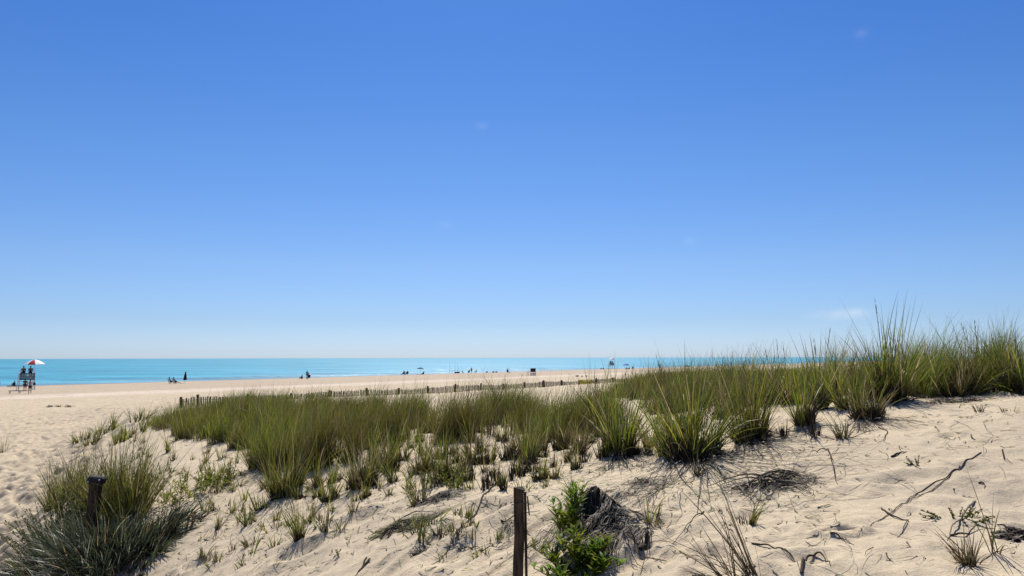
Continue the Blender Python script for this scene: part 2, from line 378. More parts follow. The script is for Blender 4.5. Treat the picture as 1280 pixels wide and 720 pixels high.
def blades(P, az, th0, th1, Ln, W, c0, c1, nseg=5, p=1.5, split=.3):
    """P (N,3) foot points; az lean direction; th0/th1 tilt at foot / tip; c0 foot colour, c1 blade colour"""
    N = len(P); k = nseg+1; t = np.linspace(0, 1, k)
    th = th0[:, None] + (th1-th0)[:, None]*t[None]**p
    thm = .5*(th[:, 1:]+th[:, :-1]); st = (Ln/nseg)[:, None]
    hx = np.concatenate([np.zeros((N, 1)), np.cumsum(np.sin(thm)*st, 1)], 1); hz = np.concatenate([np.zeros((N, 1)), np.cumsum(np.cos(thm)*st, 1)], 1)
    ca, sa = np.cos(az)[:, None], np.sin(az)[:, None]
    ctr = np.stack([P[:, 0, None]+hx*ca, P[:, 1, None]+hx*sa, P[:, 2, None]+hz], -1)
    tw = rng.uniform(-1.2, 1.2, N)[:, None] + rng.uniform(-.8, .8, N)[:, None]*t[None]
    side = np.stack([-sa*np.cos(tw) + np.cos(th)*ca*np.sin(tw), ca*np.cos(tw) + np.cos(th)*sa*np.sin(tw), -np.sin(th)*np.sin(tw)], -1)
    wd = (W[:, None]*(1-t[None]**2.2)*.5 + .0004)[..., None]
    V = np.stack([ctr-side*wd, ctr+side*wd], 2).reshape(-1, 3)           # N,k,2
    b = (np.arange(N)[:, None]*k*2 + np.arange(nseg)[None]*2).reshape(-1)
    Fq = np.stack([b, b+1, b+3, b+2], -1)
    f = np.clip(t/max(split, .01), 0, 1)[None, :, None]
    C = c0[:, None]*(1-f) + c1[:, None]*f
    C = np.repeat(C[:, :, None], 2, 2).reshape(-1, 3)
    return V, Fq, C
GREENS = np.array([(.130, .145, .018), (.090, .105, .016), (.175, .180, .020), (.055, .066, .016), (.23, .22, .026), (.130, .138, .016)])
BRIGHT = np.array([(.16, .21, .02), (.11, .16, .02), (.22, .25, .025), (.075, .115, .02), (.30, .30, .03)])
STRAW = np.array([(.30, .235, .11), (.24, .18, .09), (.16, .11, .055), (.38, .31, .17)])
SILVER = np.array([(.050, .068, .034), (.036, .048, .028), (.075, .092, .054), (.024, .032, .020), (.22, .235, .18), (.085, .092, .026)])
DARKB = np.array([(.05, .036, .022), (.08, .058, .036), (.035, .026, .018)])
def pick(pal, n, jit=.18):
    c = pal[rng.integers(0, len(pal), n)]; return c*(1+rng.normal(0, jit, (n, 1)))*(1+rng.normal(0, .05, (n, 3)))
def clump_arrays(cx, cy, n, rad, H, spread=.55, droop=.9, pal=GREENS, straw=.1, width=.005, nseg=5, lean=(0, 0), hvar=.28):
    nt_ = max(3, n//11); ti = rng.integers(0, nt_, n)                 # blades grow in tillers
    ta = rng.uniform(0, 2*np.pi, nt_); tq = np.sqrt(rng.random(nt_)); tl = tq*spread*.55*rng.uniform(.3, 1.3, nt_); th_ = rng.uniform(.62, 1.12, nt_); th_[0] = 1.15
    a = ta[ti]; q = tq[ti]
    x = cx + rad*q*np.cos(a) + rng.normal(0, .012, n); y = cy + rad*q*np.sin(a) + rng.normal(0, .012, n); z = Zg(x, y)-.02
    vx = np.sin(tl[ti])*np.cos(a) + rng.normal(0, .13+.08*spread, n); vy = np.sin(tl[ti])*np.sin(a) + rng.normal(0, .13+.08*spread, n)
    az = np.arctan2(vy, vx); th0 = np.arcsin(np.clip(np.hypot(vx, vy), 0, .95))
    th1 = th0 + np.abs(rng.normal(droop*.45, droop*.4, n))*(.35+th0)
    L_ = H*th_[ti]*np.clip(rng.normal(.82, hvar, n), .25, 1.25)
    if lean != (0, 0):
        vx = np.sin(th0)*np.cos(az)+lean[0]; vy = np.sin(th0)*np.sin(az)+lean[1]
        az = np.arctan2(vy, vx); th0 = np.arcsin(np.clip(np.hypot(vx, vy), 0, .95))
        th1 = np.maximum(th1, th0)
    W = width*rng.uniform(.6, 1.5, n)
    c1 = pick(pal, n, .28); m = rng.random(n) < straw; c1[m] = pick(STRAW, m.sum()); c0 = pick(DARKB, n)*.8+c1*.25
    return blades(np.stack([x, y, z], -1), az, th0, np.minimum(th1, 2.4), L_, W, c0, c1, nseg, split=.38)
def merge(lst):
    V, Fq, C = [], [], []; o = 0
    for v, f, c in lst: V.append(v); Fq.append(f+o); C.append(c); o += len(v)
    return np.concatenate(V), np.concatenate(Fq), np.concatenate(C)
def shift(d, p): return d[0]-np.array(p)[None], d[1], d[2]
def tussock(name, p, label, group, H=.8, n=220, rad=.12, cat='beach grass', thatch=60, stalks=0, stalkH=1.2, **kw):
    e = empty(name, p); tag(e, label, cat, group)
    d = shift(clump_arrays(p.x, p.y, n, rad, H, **kw), p); np_mesh('leaves', *d[:2], grass_m, e, d[2])
    if thatch:
        d = shift(merge([clump_arrays(p.x, p.y, thatch, rad*1.2, H*.30, spread=1.1, droop=1.0, pal=np.concatenate([DARKB, DARKB, STRAW*.6]), straw=.1, width=.007, nseg=4), clump_arrays(p.x, p.y, thatch*2, rad*1.0, H*.30, spread=.45, droop=.3, pal=DARKB*.8, straw=.05, width=.012, nseg=3)]), p)
        np_mesh('dead_leaves', *d[:2], dead_m, e, d[2])
    if stalks:
        d = shift(seed_stalks(p.x, p.y, stalks, rad*.8, stalkH), p); np_mesh('seed_stalks', *d[:2], dead_m, e, d[2])
    return e
def seed_stalks(cx, cy, n, rad, H):
    x = cx+rng.normal(0, rad*.6, n); y = cy+rng.normal(0, rad*.6, n); z = Zg(x, y)-.02
    az = rng.uniform(0, 2*np.pi, n); th0 = np.abs(rng.normal(0.1, .08, n)); th1 = th0+rng.uniform(.05, .4, n)
    L_ = H*rng.uniform(.75, 1.1, n); c = pick(np.array([(.11, .11, .035), (.16, .13, .06)]), n)
    st = blades(np.stack([x, y, z], -1), az, th0, th1, L_, np.full(n, .005), c, c, 6)
    # seed spikes: short bristles round the top quarter
    out = [st]
    k = 7; Vs = st[0].reshape(n, k, 2, 3).mean(2)
    for i in range(n):
        m = 22; f = rng.random(m)*.9
        base = Vs[i, 4][None]*(1-f[:, None]) + Vs[i, 6][None]*f[:, None]
        out.append(blades(base, rng.uniform(0, 6.28, m), np.full(m, .15), np.full(m, .4), np.full(m, .05), np.full(m, .004), pick(STRAW*.6, m), pick(STRAW*.6, m), 2))
        v, fq, c_ = out[-1]
    # different segment counts are fine: all quads
    return merge(out)

# ---- the dense field of beach grass (uncountable)
EU, EV = zip(*[(120, 520), (150, 527), (215, 543), (300, 566), (335, 590), (380, 590), (440, 580), (480, 572), (520, 552), (560, 560), (620, 562), (680, 558), (720, 552), (790, 548),
               (830, 546), (900, 540), (960, 526), (1020, 520), (1080, 512), (1110, 500), (1400, 490)])
TU, TV = zip(*[(150, 516), (215, 505), (300, 497), (400, 492), (450, 492), (480, 498), (560, 497), (620, 493), (660, 490), (700, 486), (760, 477), (820, 468), (870, 458)])
def fence_y(u): return 36340/(1380-np.minimum(u, 1280))
def field():
    out = []
    n = 150000
    r = np.exp(rng.uniform(math.log(6.5), math.log(95), n)); t = rng.uniform(-.62, .80, n)
    # thin to roughly even ground density, falling slowly with distance
    x, y = r*np.sin(t), r*np.cos(t)
    keep = rng.random(n) < np.minimum(1, (r/26)**1.0)
    x, y, r = x[keep], y[keep], r[keep]
    z = Zg(x, y); u, v = px_of(x, y, z)
    edge = np.interp(u, EU, EV) + 7*perlin(u*.03, u*0+.5)
    ok = (v < edge) & (u > 165) & (y < fence_y(u)-.8+.0*r)
    ok |= (u > 860) & (v < edge) & (r < 95)
    ok &= ~((u < 215) & (v < 517))
    hidden_far = (u > 1000) & (r > 34); ok &= ~hidden_far
    # thin belt of seaward sand just before the fence
    gap = (u < 800) & (y > fence_y(u)-np.where(u < 450, 1.5, 5.5)); ok &= ~(gap & (rng.random(len(x)) < .93))
    pn = fbm(x*.55+3, y*.55, 3)
    hole = (pn < -.04) & (v > 503) & (u > 360)
    ok &= ~(hole & (rng.random(len(x)) < .93))
    nearband = (edge-v) < 26
    pn2 = fbm(x*1.3+60, y*1.3, 2)
    ok &= ~(nearband & (pn2 < .14) & (r < 22))
    ok &= ~((pn2 < .02) & (r < 24))
    ok &= ~((u > 760) & (u < 830) & (v > 500) & (v < 545) & (pn < .1))
    # the field stops short of the fence: sand shows between them
    ut, vt = px_of(x, y, z+.5)
    ok &= ~((u < 850) & (vt < np.interp(u, TU, TV)+3*perlin(u*.08, u*0+9.1)))
    # left tip is sparser
    ok &= ~((u < 230) & (rng.random(len(x)) < .5))
    pn3 = fbm(x*.9+11, y*.9+7, 2); ok &= ~((u > 760) & (pn3 < .10) & (r < 24)); ok &= ~((u > 930) & (rng.random(len(x)) < .3))
    ok &= ~((u > 860) & (vt < np.interp(u, [860, 900, 950, 1000, 1050, 1100, 1150, 1190, 1230, 1290], [454, 453, 450, 446, 441, 438, 436, 425, 414, 406])+16*perlin(u*.06, u*0+3.3)))
    x, y, r, z = x[ok], y[ok], r[ok], z[ok]
    print('clumps', len(x))
    for cx, cy, cr in zip(x, y, r):
        if cr < 13: n_b, sg, wd = 42, 5, .0055
        elif cr < 22: n_b, sg, wd = 26, 4, .0085
        else: n_b, sg, wd = 18, 3, .011*cr/25
        H = .56*(1+.9*float(perlin(np.array(cx*.55), np.array(cy*.55+3))))*random.uniform(.6, 1.3)
        if cr > 22: H *= .88
        H = min(max(H, .25), .85)
        out.append((cx, cy, n_b, sg, wd, H))
    res = []
    for sg in (3, 4, 5):
        L_ = [o for o in out if o[3] == sg]
        if not L_: continue
        cx = np.repeat([o[0] for o in L_], [o[2] for o in L_]); cy = np.repeat([o[1] for o in L_], [o[2] for o in L_])
        H = np.repeat([o[5] for o in L_], [o[2] for o in L_]); wd = np.repeat([o[4] for o in L_], [o[2] for o in L_])
        n = len(cx); rad = .075 if sg > 3 else .14
        a = rng.uniform(0, 2*np.pi, n); q = np.sqrt(rng.random(n)); x = cx+rad*q*np.cos(a); y = cy+rad*q*np.sin(a); z = Zg(x, y)-.02
        az = a+rng.normal(0, .8, n); th0 = np.abs(q*.22+rng.normal(0, .09, n)); th1 = th0+np.abs(rng.normal(.42, .35, n))
        vx = np.sin(th0)*np.cos(az)+.08; vy = np.sin(th0)*np.sin(az); az = np.arctan2(vy, vx); th0 = np.arcsin(np.clip(np.hypot(vx, vy), 0, .9))
        ln = H*np.clip(rng.normal(.85, .25, n), .3, 1.4)
        c1 = pick(GREENS, n); m = rng.random(n) < .18; c1[m] = pick(STRAW*.9, m.sum()); m = rng.random(n) < .12; c1[m] = pick(BRIGHT, m.sum())
        # patches of greener and browner grass
        tone = fbm(cx*.35, cy*.35+20, 2)[:, None]
        c1 = c1*(1+np.clip(tone, -.5, .5)*np.array((.35, .7, .1)))
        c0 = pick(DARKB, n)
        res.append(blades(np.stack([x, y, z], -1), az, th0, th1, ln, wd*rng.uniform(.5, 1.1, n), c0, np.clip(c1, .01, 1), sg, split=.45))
    V, Fq, C = merge(res); print('field faces', len(Fq))
    o = np_mesh('beach_grass', V, Fq, grass_m, col=C)
    tag(o, 'dense field of olive green beach grass covering the dune up to the slat fence', 'grass', kind='stuff')
field()
#@PART2
# ------------------------------------------------------------------ more shape helpers
def leaves(P, az, th0, th1, Ln, W, c, nseg=4):
    """broad lance-shaped leaves, narrow at both ends, folded a little along the midrib"""
    N = len(P); k = nseg+1; t = np.linspace(0, 1, k)
    th = th0[:, None] + (th1-th0)[:, None]*t[None]
    thm = .5*(th[:, 1:]+th[:, :-1]); st = (Ln/nseg)[:, None]
    hx = np.concatenate([np.zeros((N, 1)), np.cumsum(np.sin(thm)*st, 1)], 1); hz = np.concatenate([np.zeros((N, 1)), np.cumsum(np.cos(thm)*st, 1)], 1)
    ca, sa = np.cos(az)[:, None], np.sin(az)[:, None]
    ctr = np.stack([P[:, 0, None]+hx*ca, P[:, 1, None]+hx*sa, P[:, 2, None]+hz], -1)
    side = np.stack([-sa+0*th, ca+0*th, 0*th], -1); nrm = np.stack([-np.cos(th)*ca, -np.cos(th)*sa, np.sin(th)], -1)
    wd = (W[:, None]*np.sin(np.pi*np.clip(t*.93+.05, 0, 1))[None]**.8*.5+.0005)[..., None]
    V = np.stack([ctr-side*wd+nrm*wd*.35, ctr, ctr+side*wd+nrm*wd*.35], 2).reshape(-1, 3)
    b = (np.arange(N)[:, None]*k*3 + np.arange(nseg)[None]*3).reshape(-1)
    Fq = np.concatenate([np.stack([b, b+1, b+4, b+3], -1), np.stack([b+1, b+2, b+5, b+4], -1)])
    C = np.repeat(c, k*3, 0)
    return V, Fq, C
def strands(x0, y0, az, Ln, W, lift, c, nseg=8, curl=.6, jig=1.0):
    """dry strands lying on the sand, following its surface"""
    N = len(x0); k = nseg+1; t = np.linspace(0, 1, k)
    cu = rng.normal(0, curl, (N, 1)); a = az[:, None] + cu*t[None] + rng.normal(0, .12*min(1, curl*2)*jig, (N, k))
    st = (Ln/nseg)[:, None]
    x = x0[:, None]+np.cumsum(np.cos(a)*st, 1); y = y0[:, None]+np.cumsum(np.sin(a)*st, 1)
    z = Zg(x, y) + .004 + lift[:, None]*(np.sin(np.pi*t[None]*rng.uniform(.6, 1.3, (N, 1))))**2
    side = np.stack([-np.sin(a), np.cos(a), rng.normal(0, .5, (N, k))], -1)
    wd = (W[:, None]*(1-.6*t[None])*.5)[..., None]; ctr = np.stack([x, y, z], -1)
    V = np.stack([ctr-side*wd, ctr+side*wd], 2).reshape(-1, 3)
    b = (np.arange(N)[:, None]*k*2 + np.arange(nseg)[None]*2).reshape(-1)
    return V, np.stack([b, b+1, b+3, b+2], -1), np.repeat(c, k*2, 0)
def tube_arrays(pts, rad, sides=6, c=(.05, .04, .03)):
    pts = np.asarray(pts, float); n = len(pts); rad = np.broadcast_to(np.asarray(rad, float), (n,))
    T = np.gradient(pts, axis=0); T /= np.linalg.norm(T, axis=1)[:, None]+1e-9
    ref = np.array((0, 0, 1.)) if abs(T[:, 2]).mean() < .8 else np.array((1., 0, 0))
    U = np.cross(T, ref); U /= np.linalg.norm(U, axis=1)[:, None]+1e-9; Wv = np.cross(T, U)
    a = np.arange(sides)*2*np.pi/sides
    V = (pts[:, None]+rad[:, None, None]*(np.cos(a)[None, :, None]*U[:, None]+np.sin(a)[None, :, None]*Wv[:, None])).reshape(-1, 3)
    Fq = [(i*sides+j, i*sides+(j+1) % sides, (i+1)*sides+(j+1) % sides, (i+1)*sides+j) for i in range(n-1) for j in range(sides)]
    e0, e1 = len(V), len(V)+1; V = np.concatenate([V, pts[:1], pts[-1:]])
    for j in range(sides): Fq.append((e0, (j+1) % sides, j, e0)); Fq.append((e1, (n-1)*sides+j, (n-1)*sides+(j+1) % sides, e1))
    Fq = [f for f in Fq if len(set(f)) == 4]                       # ends are left to taper to a point
    return V, np.array(Fq), np.tile(np.array(c, float), (len(V), 1))
def ground_path(px, rad, lift=.0, jit=.0025, dens=10):
    pts = [gp(*q) for q in px]; out = []
    for a, b in zip(pts[:-1], pts[1:]):
        for k in range(dens): out.append(a.lerp(b, k/dens))
    out.append(pts[-1]); out = np.array([tuple(p) for p in out]); n = len(out)
    # smooth, then settle on the sand
    for _ in range(3): out[1:-1] = .5*out[1:-1]+.25*(out[:-2]+out[2:])
    out[:, 0] += fbm(np.linspace(0, n*.25, n), np.full(n, random.random()*50), 2)*jit*2; out[:, 1] += fbm(np.linspace(9, 9+n*.25, n), np.full(n, random.random()*50), 2)*jit*3
    t = np.linspace(0, 1, n); r_ = rad*(1.0-.75*t)
    out[:, 2] = Zg(out[:, 0], out[:, 1]) + r_*.6 + lift*np.sin(np.pi*t)*np.abs(np.sin(t*7))
    return out, r_

class MB:
    def __init__(s): s.bm = bmesh.new()
    def box(s, size, loc=(0, 0, 0), rot=(0, 0, 0), bev=0.0, taper=1.0):
        r = bmesh.ops.create_cube(s.bm, size=1.0); vs_ = r['verts']
        for v in vs_:
            k = taper if v.co.z > 0 else 1
            v.co = Vector((v.co.x*size[0]*k, v.co.y*size[1]*k, v.co.z*size[2]))
        if bev:
            es = list({e for v in vs_ for e in v.link_edges}); rr_ = bmesh.ops.bevel(s.bm, geom=es, offset=bev, segments=1, affect='EDGES'); vs_ = list({v for f in rr_['faces'] for v in f.verts} | {v for v in vs_ if v.is_valid})
        from mathutils import Euler
        m = Matrix.Translation(loc) @ Euler(rot).to_matrix().to_4x4()
        for v in vs_: v.co = m @ v.co
        return s
    def bar(s, a, b, r1, r2=None, sides=8):
        a, b = Vector(a), Vector(b); r2 = r1 if r2 is None else r2; d = b-a
        q = d.to_track_quat('Z', 'Y').to_matrix().to_4x4(); m = Matrix.Translation((a+b)/2) @ q
        bmesh.ops.create_cone(s.bm, cap_ends=True, segments=sides, radius1=r1, radius2=max(r2, 1e-4), depth=d.length, matrix=m); return s
    def plank(s, a, b, w, th, rollv=(0, 0, 1)):
        a, b = Vector(a), Vector(b); d = (b-a); z = d.normalized(); x = Vector(rollv).cross(z)
        if x.length < 1e-3: x = Vector((1, 0, 0)).cross(z)
        x.normalize(); y = z.cross(x); m = Matrix((x, y, z)).transposed().to_4x4(); m.translation = (a+b)/2
        r = bmesh.ops.create_cube(s.bm, size=1.0)
        for v in r['verts']: v.co = m @ Vector((v.co.x*w, v.co.y*th, v.co.z*d.length))
        return s
    def ball(s, c, r, sc=(1, 1, 1)):
        bmesh.ops.create_uvsphere(s.bm, u_segments=10, v_segments=7, radius=r, matrix=Matrix.Translation(c) @ Matrix.Diagonal((*sc, 1))); return s
    def build(s, name, mat, parent=None, smooth=False, loc=None):
        me = bpy.data.meshes.new(name); bmesh.ops.recalc_face_normals(s.bm, faces=s.bm.faces); s.bm.to_mesh(me); s.bm.free(); me.materials.append(mat)
        if smooth:
            for p in me.polygons: p.use_smooth = True
        o = bpy.data.objects.new(name, me); COL.objects.link(o)
        if parent: o.parent = parent
        if loc is not None: o.location = loc
        return o

m_post = noisy_mat('weathered_post', (.016, .012, .009), (.075, .052, .036), 9, .85, (5, 5, .7), .006)
m_slat = noisy_mat('weathered_slats', (.045, .037, .030), (.13, .11, .09), 6, .85, (3, 3, .8), .003)
m_wire = new_mat('rusty_wire', (.06, .045, .035), .6)
m_white = noisy_mat('white_paint', (.62, .62, .6), (.8, .8, .78), 3, .5)
m_shadegrey = noisy_mat('shaded_grey_boards', (.05, .05, .055), (.12, .12, .125), 3, .6)  # grey darkened: shade on the stand's back is put into the colour
m_black = new_mat('black_fabric', (.012, .012, .016), .8)
m_navy = new_mat('navy_fabric', (.015, .02, .06), .8)
m_blue = new_mat('blue_fabric', (.02, .07, .38), .7)
m_red = new_mat('red_fabric', (.42, .02, .03), .7)
m_whitef = new_mat('white_fabric', (.8, .8, .8), .7)
m_metal = new_mat('tube_metal', (.35, .36, .38), .35)
m_yellow = new_mat('yellow_board', (.62, .48, .02), .5)
m_skin = new_mat('skin_backlit', (.18, .09, .055), .6)  # skin colour darkened so the figures read as backlit
m_skin2 = new_mat('skin_tan', (.36, .19, .12), .6)
m_hair = new_mat('hair', (.015, .01, .008), .7)
m_brown = new_mat('brown_cloth', (.07, .025, .02), .8)
m_teal = new_mat('green_fabric', (.02, .07, .06), .8)
m_rod = new_mat('blue_rod', (.03, .10, .25), .3)

# ------------------------------------------------------------------ slat fence
def build_fence():
    A = [(217, 1), (248, 1), (309, 1), (364, 1), (412, 1), (459, 1), (498, 1), (535, 1), (569, 1), (601, 1), (629, 1), (656, 1), (680, 1), (702, 1), (724, 1), (746, 1), (766, 1), (784, 1), (801, 1), (818, 1), (833, 1), (848, 1)]
    P_ = []
    for u, _ in A:
        y = 36340/(1380-u); d = ray(u, 487); x = d.x/d.y*y; P_.append((x, y))
    P_[0] = (P_[0][0]+.35, P_[0][1]-.1)
    root = empty('slat_fence', gv(*P_[0])); o0 = root.location.copy()
    tag(root, 'low weathered wooden slat fence half buried in sand behind the grass field', 'fence')
    topz = [E-1.62+.05*math.sin(i*1.7) for i in range(len(P_))]
    for i, (x, y) in enumerate(P_):
        g = float(Zg(x, y)); t = topz[i]+.05
        MB().bar((x, y, g-.3), (x+random.uniform(-.03, .03), y, t+random.uniform(0, .05)), .062, .055, 8).build('post', m_post, root, loc=-o0)
    for i in range(len(P_)-1):
        (xa, ya), (xb, yb) = P_[i], P_[i+1]; L_ = math.hypot(xb-xa, yb-ya); n = max(3, int(L_/.088)); mb = MB(); sag = random.uniform(-.1, -.02)
        dx, dy = (xb-xa)/L_, (yb-ya)/L_
        for k in range(1, n):
            t = k/n; x, y = xa+(xb-xa)*t, ya+(yb-ya)*t
            off = .08*math.sin(t*math.pi)*math.sin(i*2.1); x -= dy*off; y += dx*off
            zt = topz[i]*(1-t)+topz[i+1]*t + sag*math.sin(math.pi*t)*.5 + random.uniform(-.03, .03); g = float(Zg(x, y))
            if random.random() < .03: continue
            lean = random.uniform(-.025, .025)
            mb.plank((x, y, g-.15), (x+dx*lean, y+dy*lean, max(zt, g+.2)),   .010, .044*random.uniform(.9, 1.15), (dx, dy, 0))
        mb.build('slat_panel', m_slat, root, loc=-o0)
        mw = MB(); zz = (topz[i]+topz[i+1])/2-.13+sag*.3
        mw.bar((xa, ya, topz[i]-.12), ((xa+xb)/2, (ya+yb)/2, zz), .006, .006, 4); mw.bar(((xa+xb)/2, (ya+yb)/2, zz), (xb, yb, topz[i+1]-.12), .006, .006, 4)
        mw.build('wire', m_wire, root, loc=-o0)
build_fence()
# yellow float lying on the sand in front of the fence
y_ = 54.0; d_ = ray(732.5, 476); p = gv(d_.x/d_.y*y_, y_, .12)
e = empty('rescue_float', p, R(38)); tag(e, 'small yellow rescue board propped against the slat fence', 'board')
mb = MB(); mb.box((1.25, .10, .30), (0, 0, .12), (R(-20), 0, 0), .04); mb.build('board', m_yellow, e)
mb = MB(); mb.bar((-.35, -.08, .16), (.35, -.08, .16), .018); mb.build('handle', m_whitef, e)

# ------------------------------------------------------------------ posts on the dune
def near_post():
    y = 4.62; x = (646-640)/960*y; g = float(Zg(x, y)); top = E-.166*y
    e = empty('wooden_post', (x, y, g)); tag(e, 'dark square wooden post with split top standing alone in near sand', 'post')
    mb = MB(); h = top-g; n = 7
    bm = mb.bm; prof = []
    for k in range(n):
        z = -.25+(h+.25)*k/(n-1); w_ = .031*(1-.06*k/n); ox = .004*math.sin(k*1.9)-.012*k/n*-1; ring = []
        for (a, b) in ((-1, -1), (1, -1), (1, 1), (-1, 1)):
            zz = z + (0 if k < n-1 else {(-1, -1): .012, (1, -1): -.012, (1, 1): .008, (-1, 1): 0}[(a, b)])
            ring.append(bm.verts.new((ox+a*w_, b*w_*.9, zz)))
        prof.append(ring)
    for a, b in zip(prof[:-1], prof[1:]):
        for k in range(4): bm.faces.new((a[k], a[(k+1) % 4], b[(k+1) % 4], b[k]))
    bm.faces.new(prof[-1]); bm.faces.new(prof[0][::-1])
    es = [ed for ed in bm.edges if abs(ed.verts[0].co.z-ed.verts[1].co.z) > .02]; bmesh.ops.bevel(bm, geom=es, offset=.006, segments=1, affect='EDGES')
    mb.build('shaft', m_post, e)
    for a_, b_, w1, w2 in (((.056, .10, -.15), (.046, .05, h-.03), .016, .010), ((.070, .02, h-.16), (.060, .02, h-.05), .008, .012)): MB().plank(a_, b_, w1, w2, (0, 1, 0)).build('splinter', m_post, e)
    mb = MB(); mb.bar((-.037, -.033, h-.09), (.045, -.035, h-.075), .003, .003, 5).bar((.045, -.035, h-.075), (.075, .045, h-.1), .003, .003, 5); mb.build('wire', m_wire, e)
near_post()
def left_post():
    p = gp(108, 690); g = p.z
    e = empty('leaning_post', p); tag(e, 'leaning dark timber post with black bracket among the big left grass clump', 'post')
    d = ray(121, 597); t = p.y/d.y; tp = Vector((d.x*t, p.y, E+d.z*t))-p
    mb = MB(); mb.plank((-.0, 0, -.3), tp, .125, .11, (0, 1, 0)); bm = mb.bm
    bmesh.ops.bevel(bm, geom=list(bm.edges), offset=.012, segments=1, affect='EDGES'); mb.build('shaft', m_post, e)
    mb = MB(); mb.box((.20, .13, .09), (tp.x+.002, tp.y, tp.z-.03), (0, R(5), 0), .02); o = mb.build('bracket', m_black, e)
    for bx, bz in ((.07, 0), (-.07, -.02)): MB().ball((tp.x+bx, tp.y-.07, tp.z+bz-.02), .012).build('bolt', m_metal, o)
left_post()

# ------------------------------------------------------------------ beach grass clumps one can tell apart
def hero(name, u, v, label, hpx, wide=.12, n=220, stalks=0, group=None, cat='beach grass', **kw):
    p = gp(u, v); H = hpx*p.y/F*1.0
    if n > 60: n = int(n*.85); kw['width'] = kw.get('width', .0055)*1.35; kw['straw'] = .14
    return tussock(name, p, label, group, H=H, n=n, rad=wide, cat=cat, stalks=stalks, stalkH=H*1.22, **kw)
MIX = np.concatenate([GREENS, BRIGHT]); OLIVE = np.concatenate([GREENS, STRAW*.8])
T = 'beach_grass_clump'
hero(T, 860, 565, 'lush green beach grass clump with black base casting long strand shadows', 100, .20, 420, 4, pal=MIX, spread=.75, thatch=170, width=.0065)
hero(T, 884, 560, 'short yellow-green tuft growing against the lush black-based grass clump', 58, .1, 70, pal=BRIGHT, spread=.9, thatch=20, width=.006)
hero(T, 936, 545, 'broad dark green grass clump with frayed dead base right of the lush clump', 86, .17, 330, 2, pal=GREENS, spread=.7, thatch=110)
hero(T, 1112, 496, 'tallest beach grass clump on the ridge, spiky blades high above horizon', 102, .17, 270, 2, pal=np.concatenate([MIX, GREENS*.7]), spread=.7, droop=.6, thatch=90, width=.008)
hero(T, 776, 562, 'bright green fan of beach grass at brow, left of the lush clump', 96, .16, 240, 4, pal=MIX, spread=.8, thatch=70, width=.0065)
hero(T, 748, 540, 'tall bright grass clump whose tips cross the second lifeguard stand', 78, .16, 240, 0, pal=MIX, spread=.6, thatch=50)
hero(T, 1278, 492, 'bright green arching clump cut by the right picture edge', 86, .18, 240, 0, pal=BRIGHT, spread=.95, droop=1.3, thatch=60, width=.009)
hero(T, 1195, 494, 'loose straw-tinged grass clump on ridge with dead stalks at its foot', 62, .2, 200, 1, pal=OLIVE, spread=.9, thatch=120)
hero(T, 1150, 490, 'short dense dark clump right behind the tallest ridge clump', 54, .16, 200, 0, pal=GREENS, spread=.7)
hero(T, 1240, 488, 'thick dark green clump with many upright tips near right edge', 84, .2, 260, 1, pal=GREENS, spread=.55)
hero(T, 1083, 522, 'low brown-based clump bent over just below the ridge grass', 58, .12, 150, 0, pal=OLIVE, spread=1.0, thatch=110)
hero(T, 1006, 530, 'narrow upright clump on dark stub, under the ridge grass', 78, .08, 130, 1, pal=MIX, spread=.5, thatch=80)
hero(T, 1023, 512, 'pair-forming slim clump with dark stem bundle behind the narrow upright one', 82, .08, 130, 2, pal=MIX, spread=.6, thatch=60)
hero(T, 1060, 510, 'tufted olive clump with yellow tips left of the tallest clump', 70, .12, 150, 1, pal=MIX, spread=.7, thatch=70)
hero(T, 972, 505, 'bushy mid-green clump at the skyline between the two largest clumps', 66, .16, 200, 3, pal=MIX, spread=.7)
hero(T, 905, 520, 'olive clump with drooping pale blades behind the broad dark clump', 70, .15, 200, 3, pal=OLIVE, spread=.8)
hero(T, 700, 562, 'dark-footed slender clump standing in sand left of the bright fan', 62, .09, 120, 0, pal=OLIVE, spread=.5, thatch=70)
hero(T, 722, 566, 'small brown wiry tuft between the slender clump and bright fan', 38, .07, 80, 0, pal=np.concatenate([STRAW*.5, DARKB]), spread=.7, thatch=60)
hero(T, 690, 540, 'rounded fresh green clump in the middle of the field edge', 62, .18, 230, 0, pal=BRIGHT, spread=.8)
hero(T, 628, 527, 'dark blue-green clump with curling tips rising in front of fence', 50, .18, 220, 2, pal=SILVER*.9, spread=.9, droop=1.1, width=.009)
hero(T, 655, 572, 'mixed green and dead clump with blackened stems above the post', 60, .16, 190, 0, pal=OLIVE, spread=.6, thatch=130)
hero(T, 598, 580, 'straggly thin clump with black foot left above the wooden post', 52, .12, 130, 0, pal=OLIVE, spread=.6, thatch=100)
hero(T, 560, 602, 'straight dark-based clump beside the open sand gully', 62, .09, 130, 0, pal=GREENS, spread=.5, thatch=90)
hero(T, 530, 590, 'leafy olive clump with dead brown foot at gully head', 56, .12, 150, 0, pal=OLIVE, spread=.6, thatch=90)
hero(T, 486, 590, 'tall narrow clump standing at the gully left rim', 64, .11, 160, 0, pal=GREENS, spread=.5, thatch=60)
hero(T, 455, 608, 'ragged clump with strong dark shadow foot at field front', 66, .14, 190, 0, pal=OLIVE, spread=.7, thatch=120)
hero(T, 412, 625, 'small bright sprouting clump below the field front', 42, .08, 70, 0, pal=MIX, spread=.6, thatch=40)
hero(T, 358, 616, 'large full clump forming the front left corner of the field', 70, .2, 300, 0, pal=GREENS, spread=.65, thatch=110)
hero(T, 328, 585, 'dense clump on black base at the left field rim', 60, .18, 240, 0, pal=GREENS, spread=.5, thatch=120)
hero(T, 230, 548, 'short dense clump on dark base at the far left field rim', 40, .2, 170, 0, pal=GREENS, spread=.5, thatch=60)
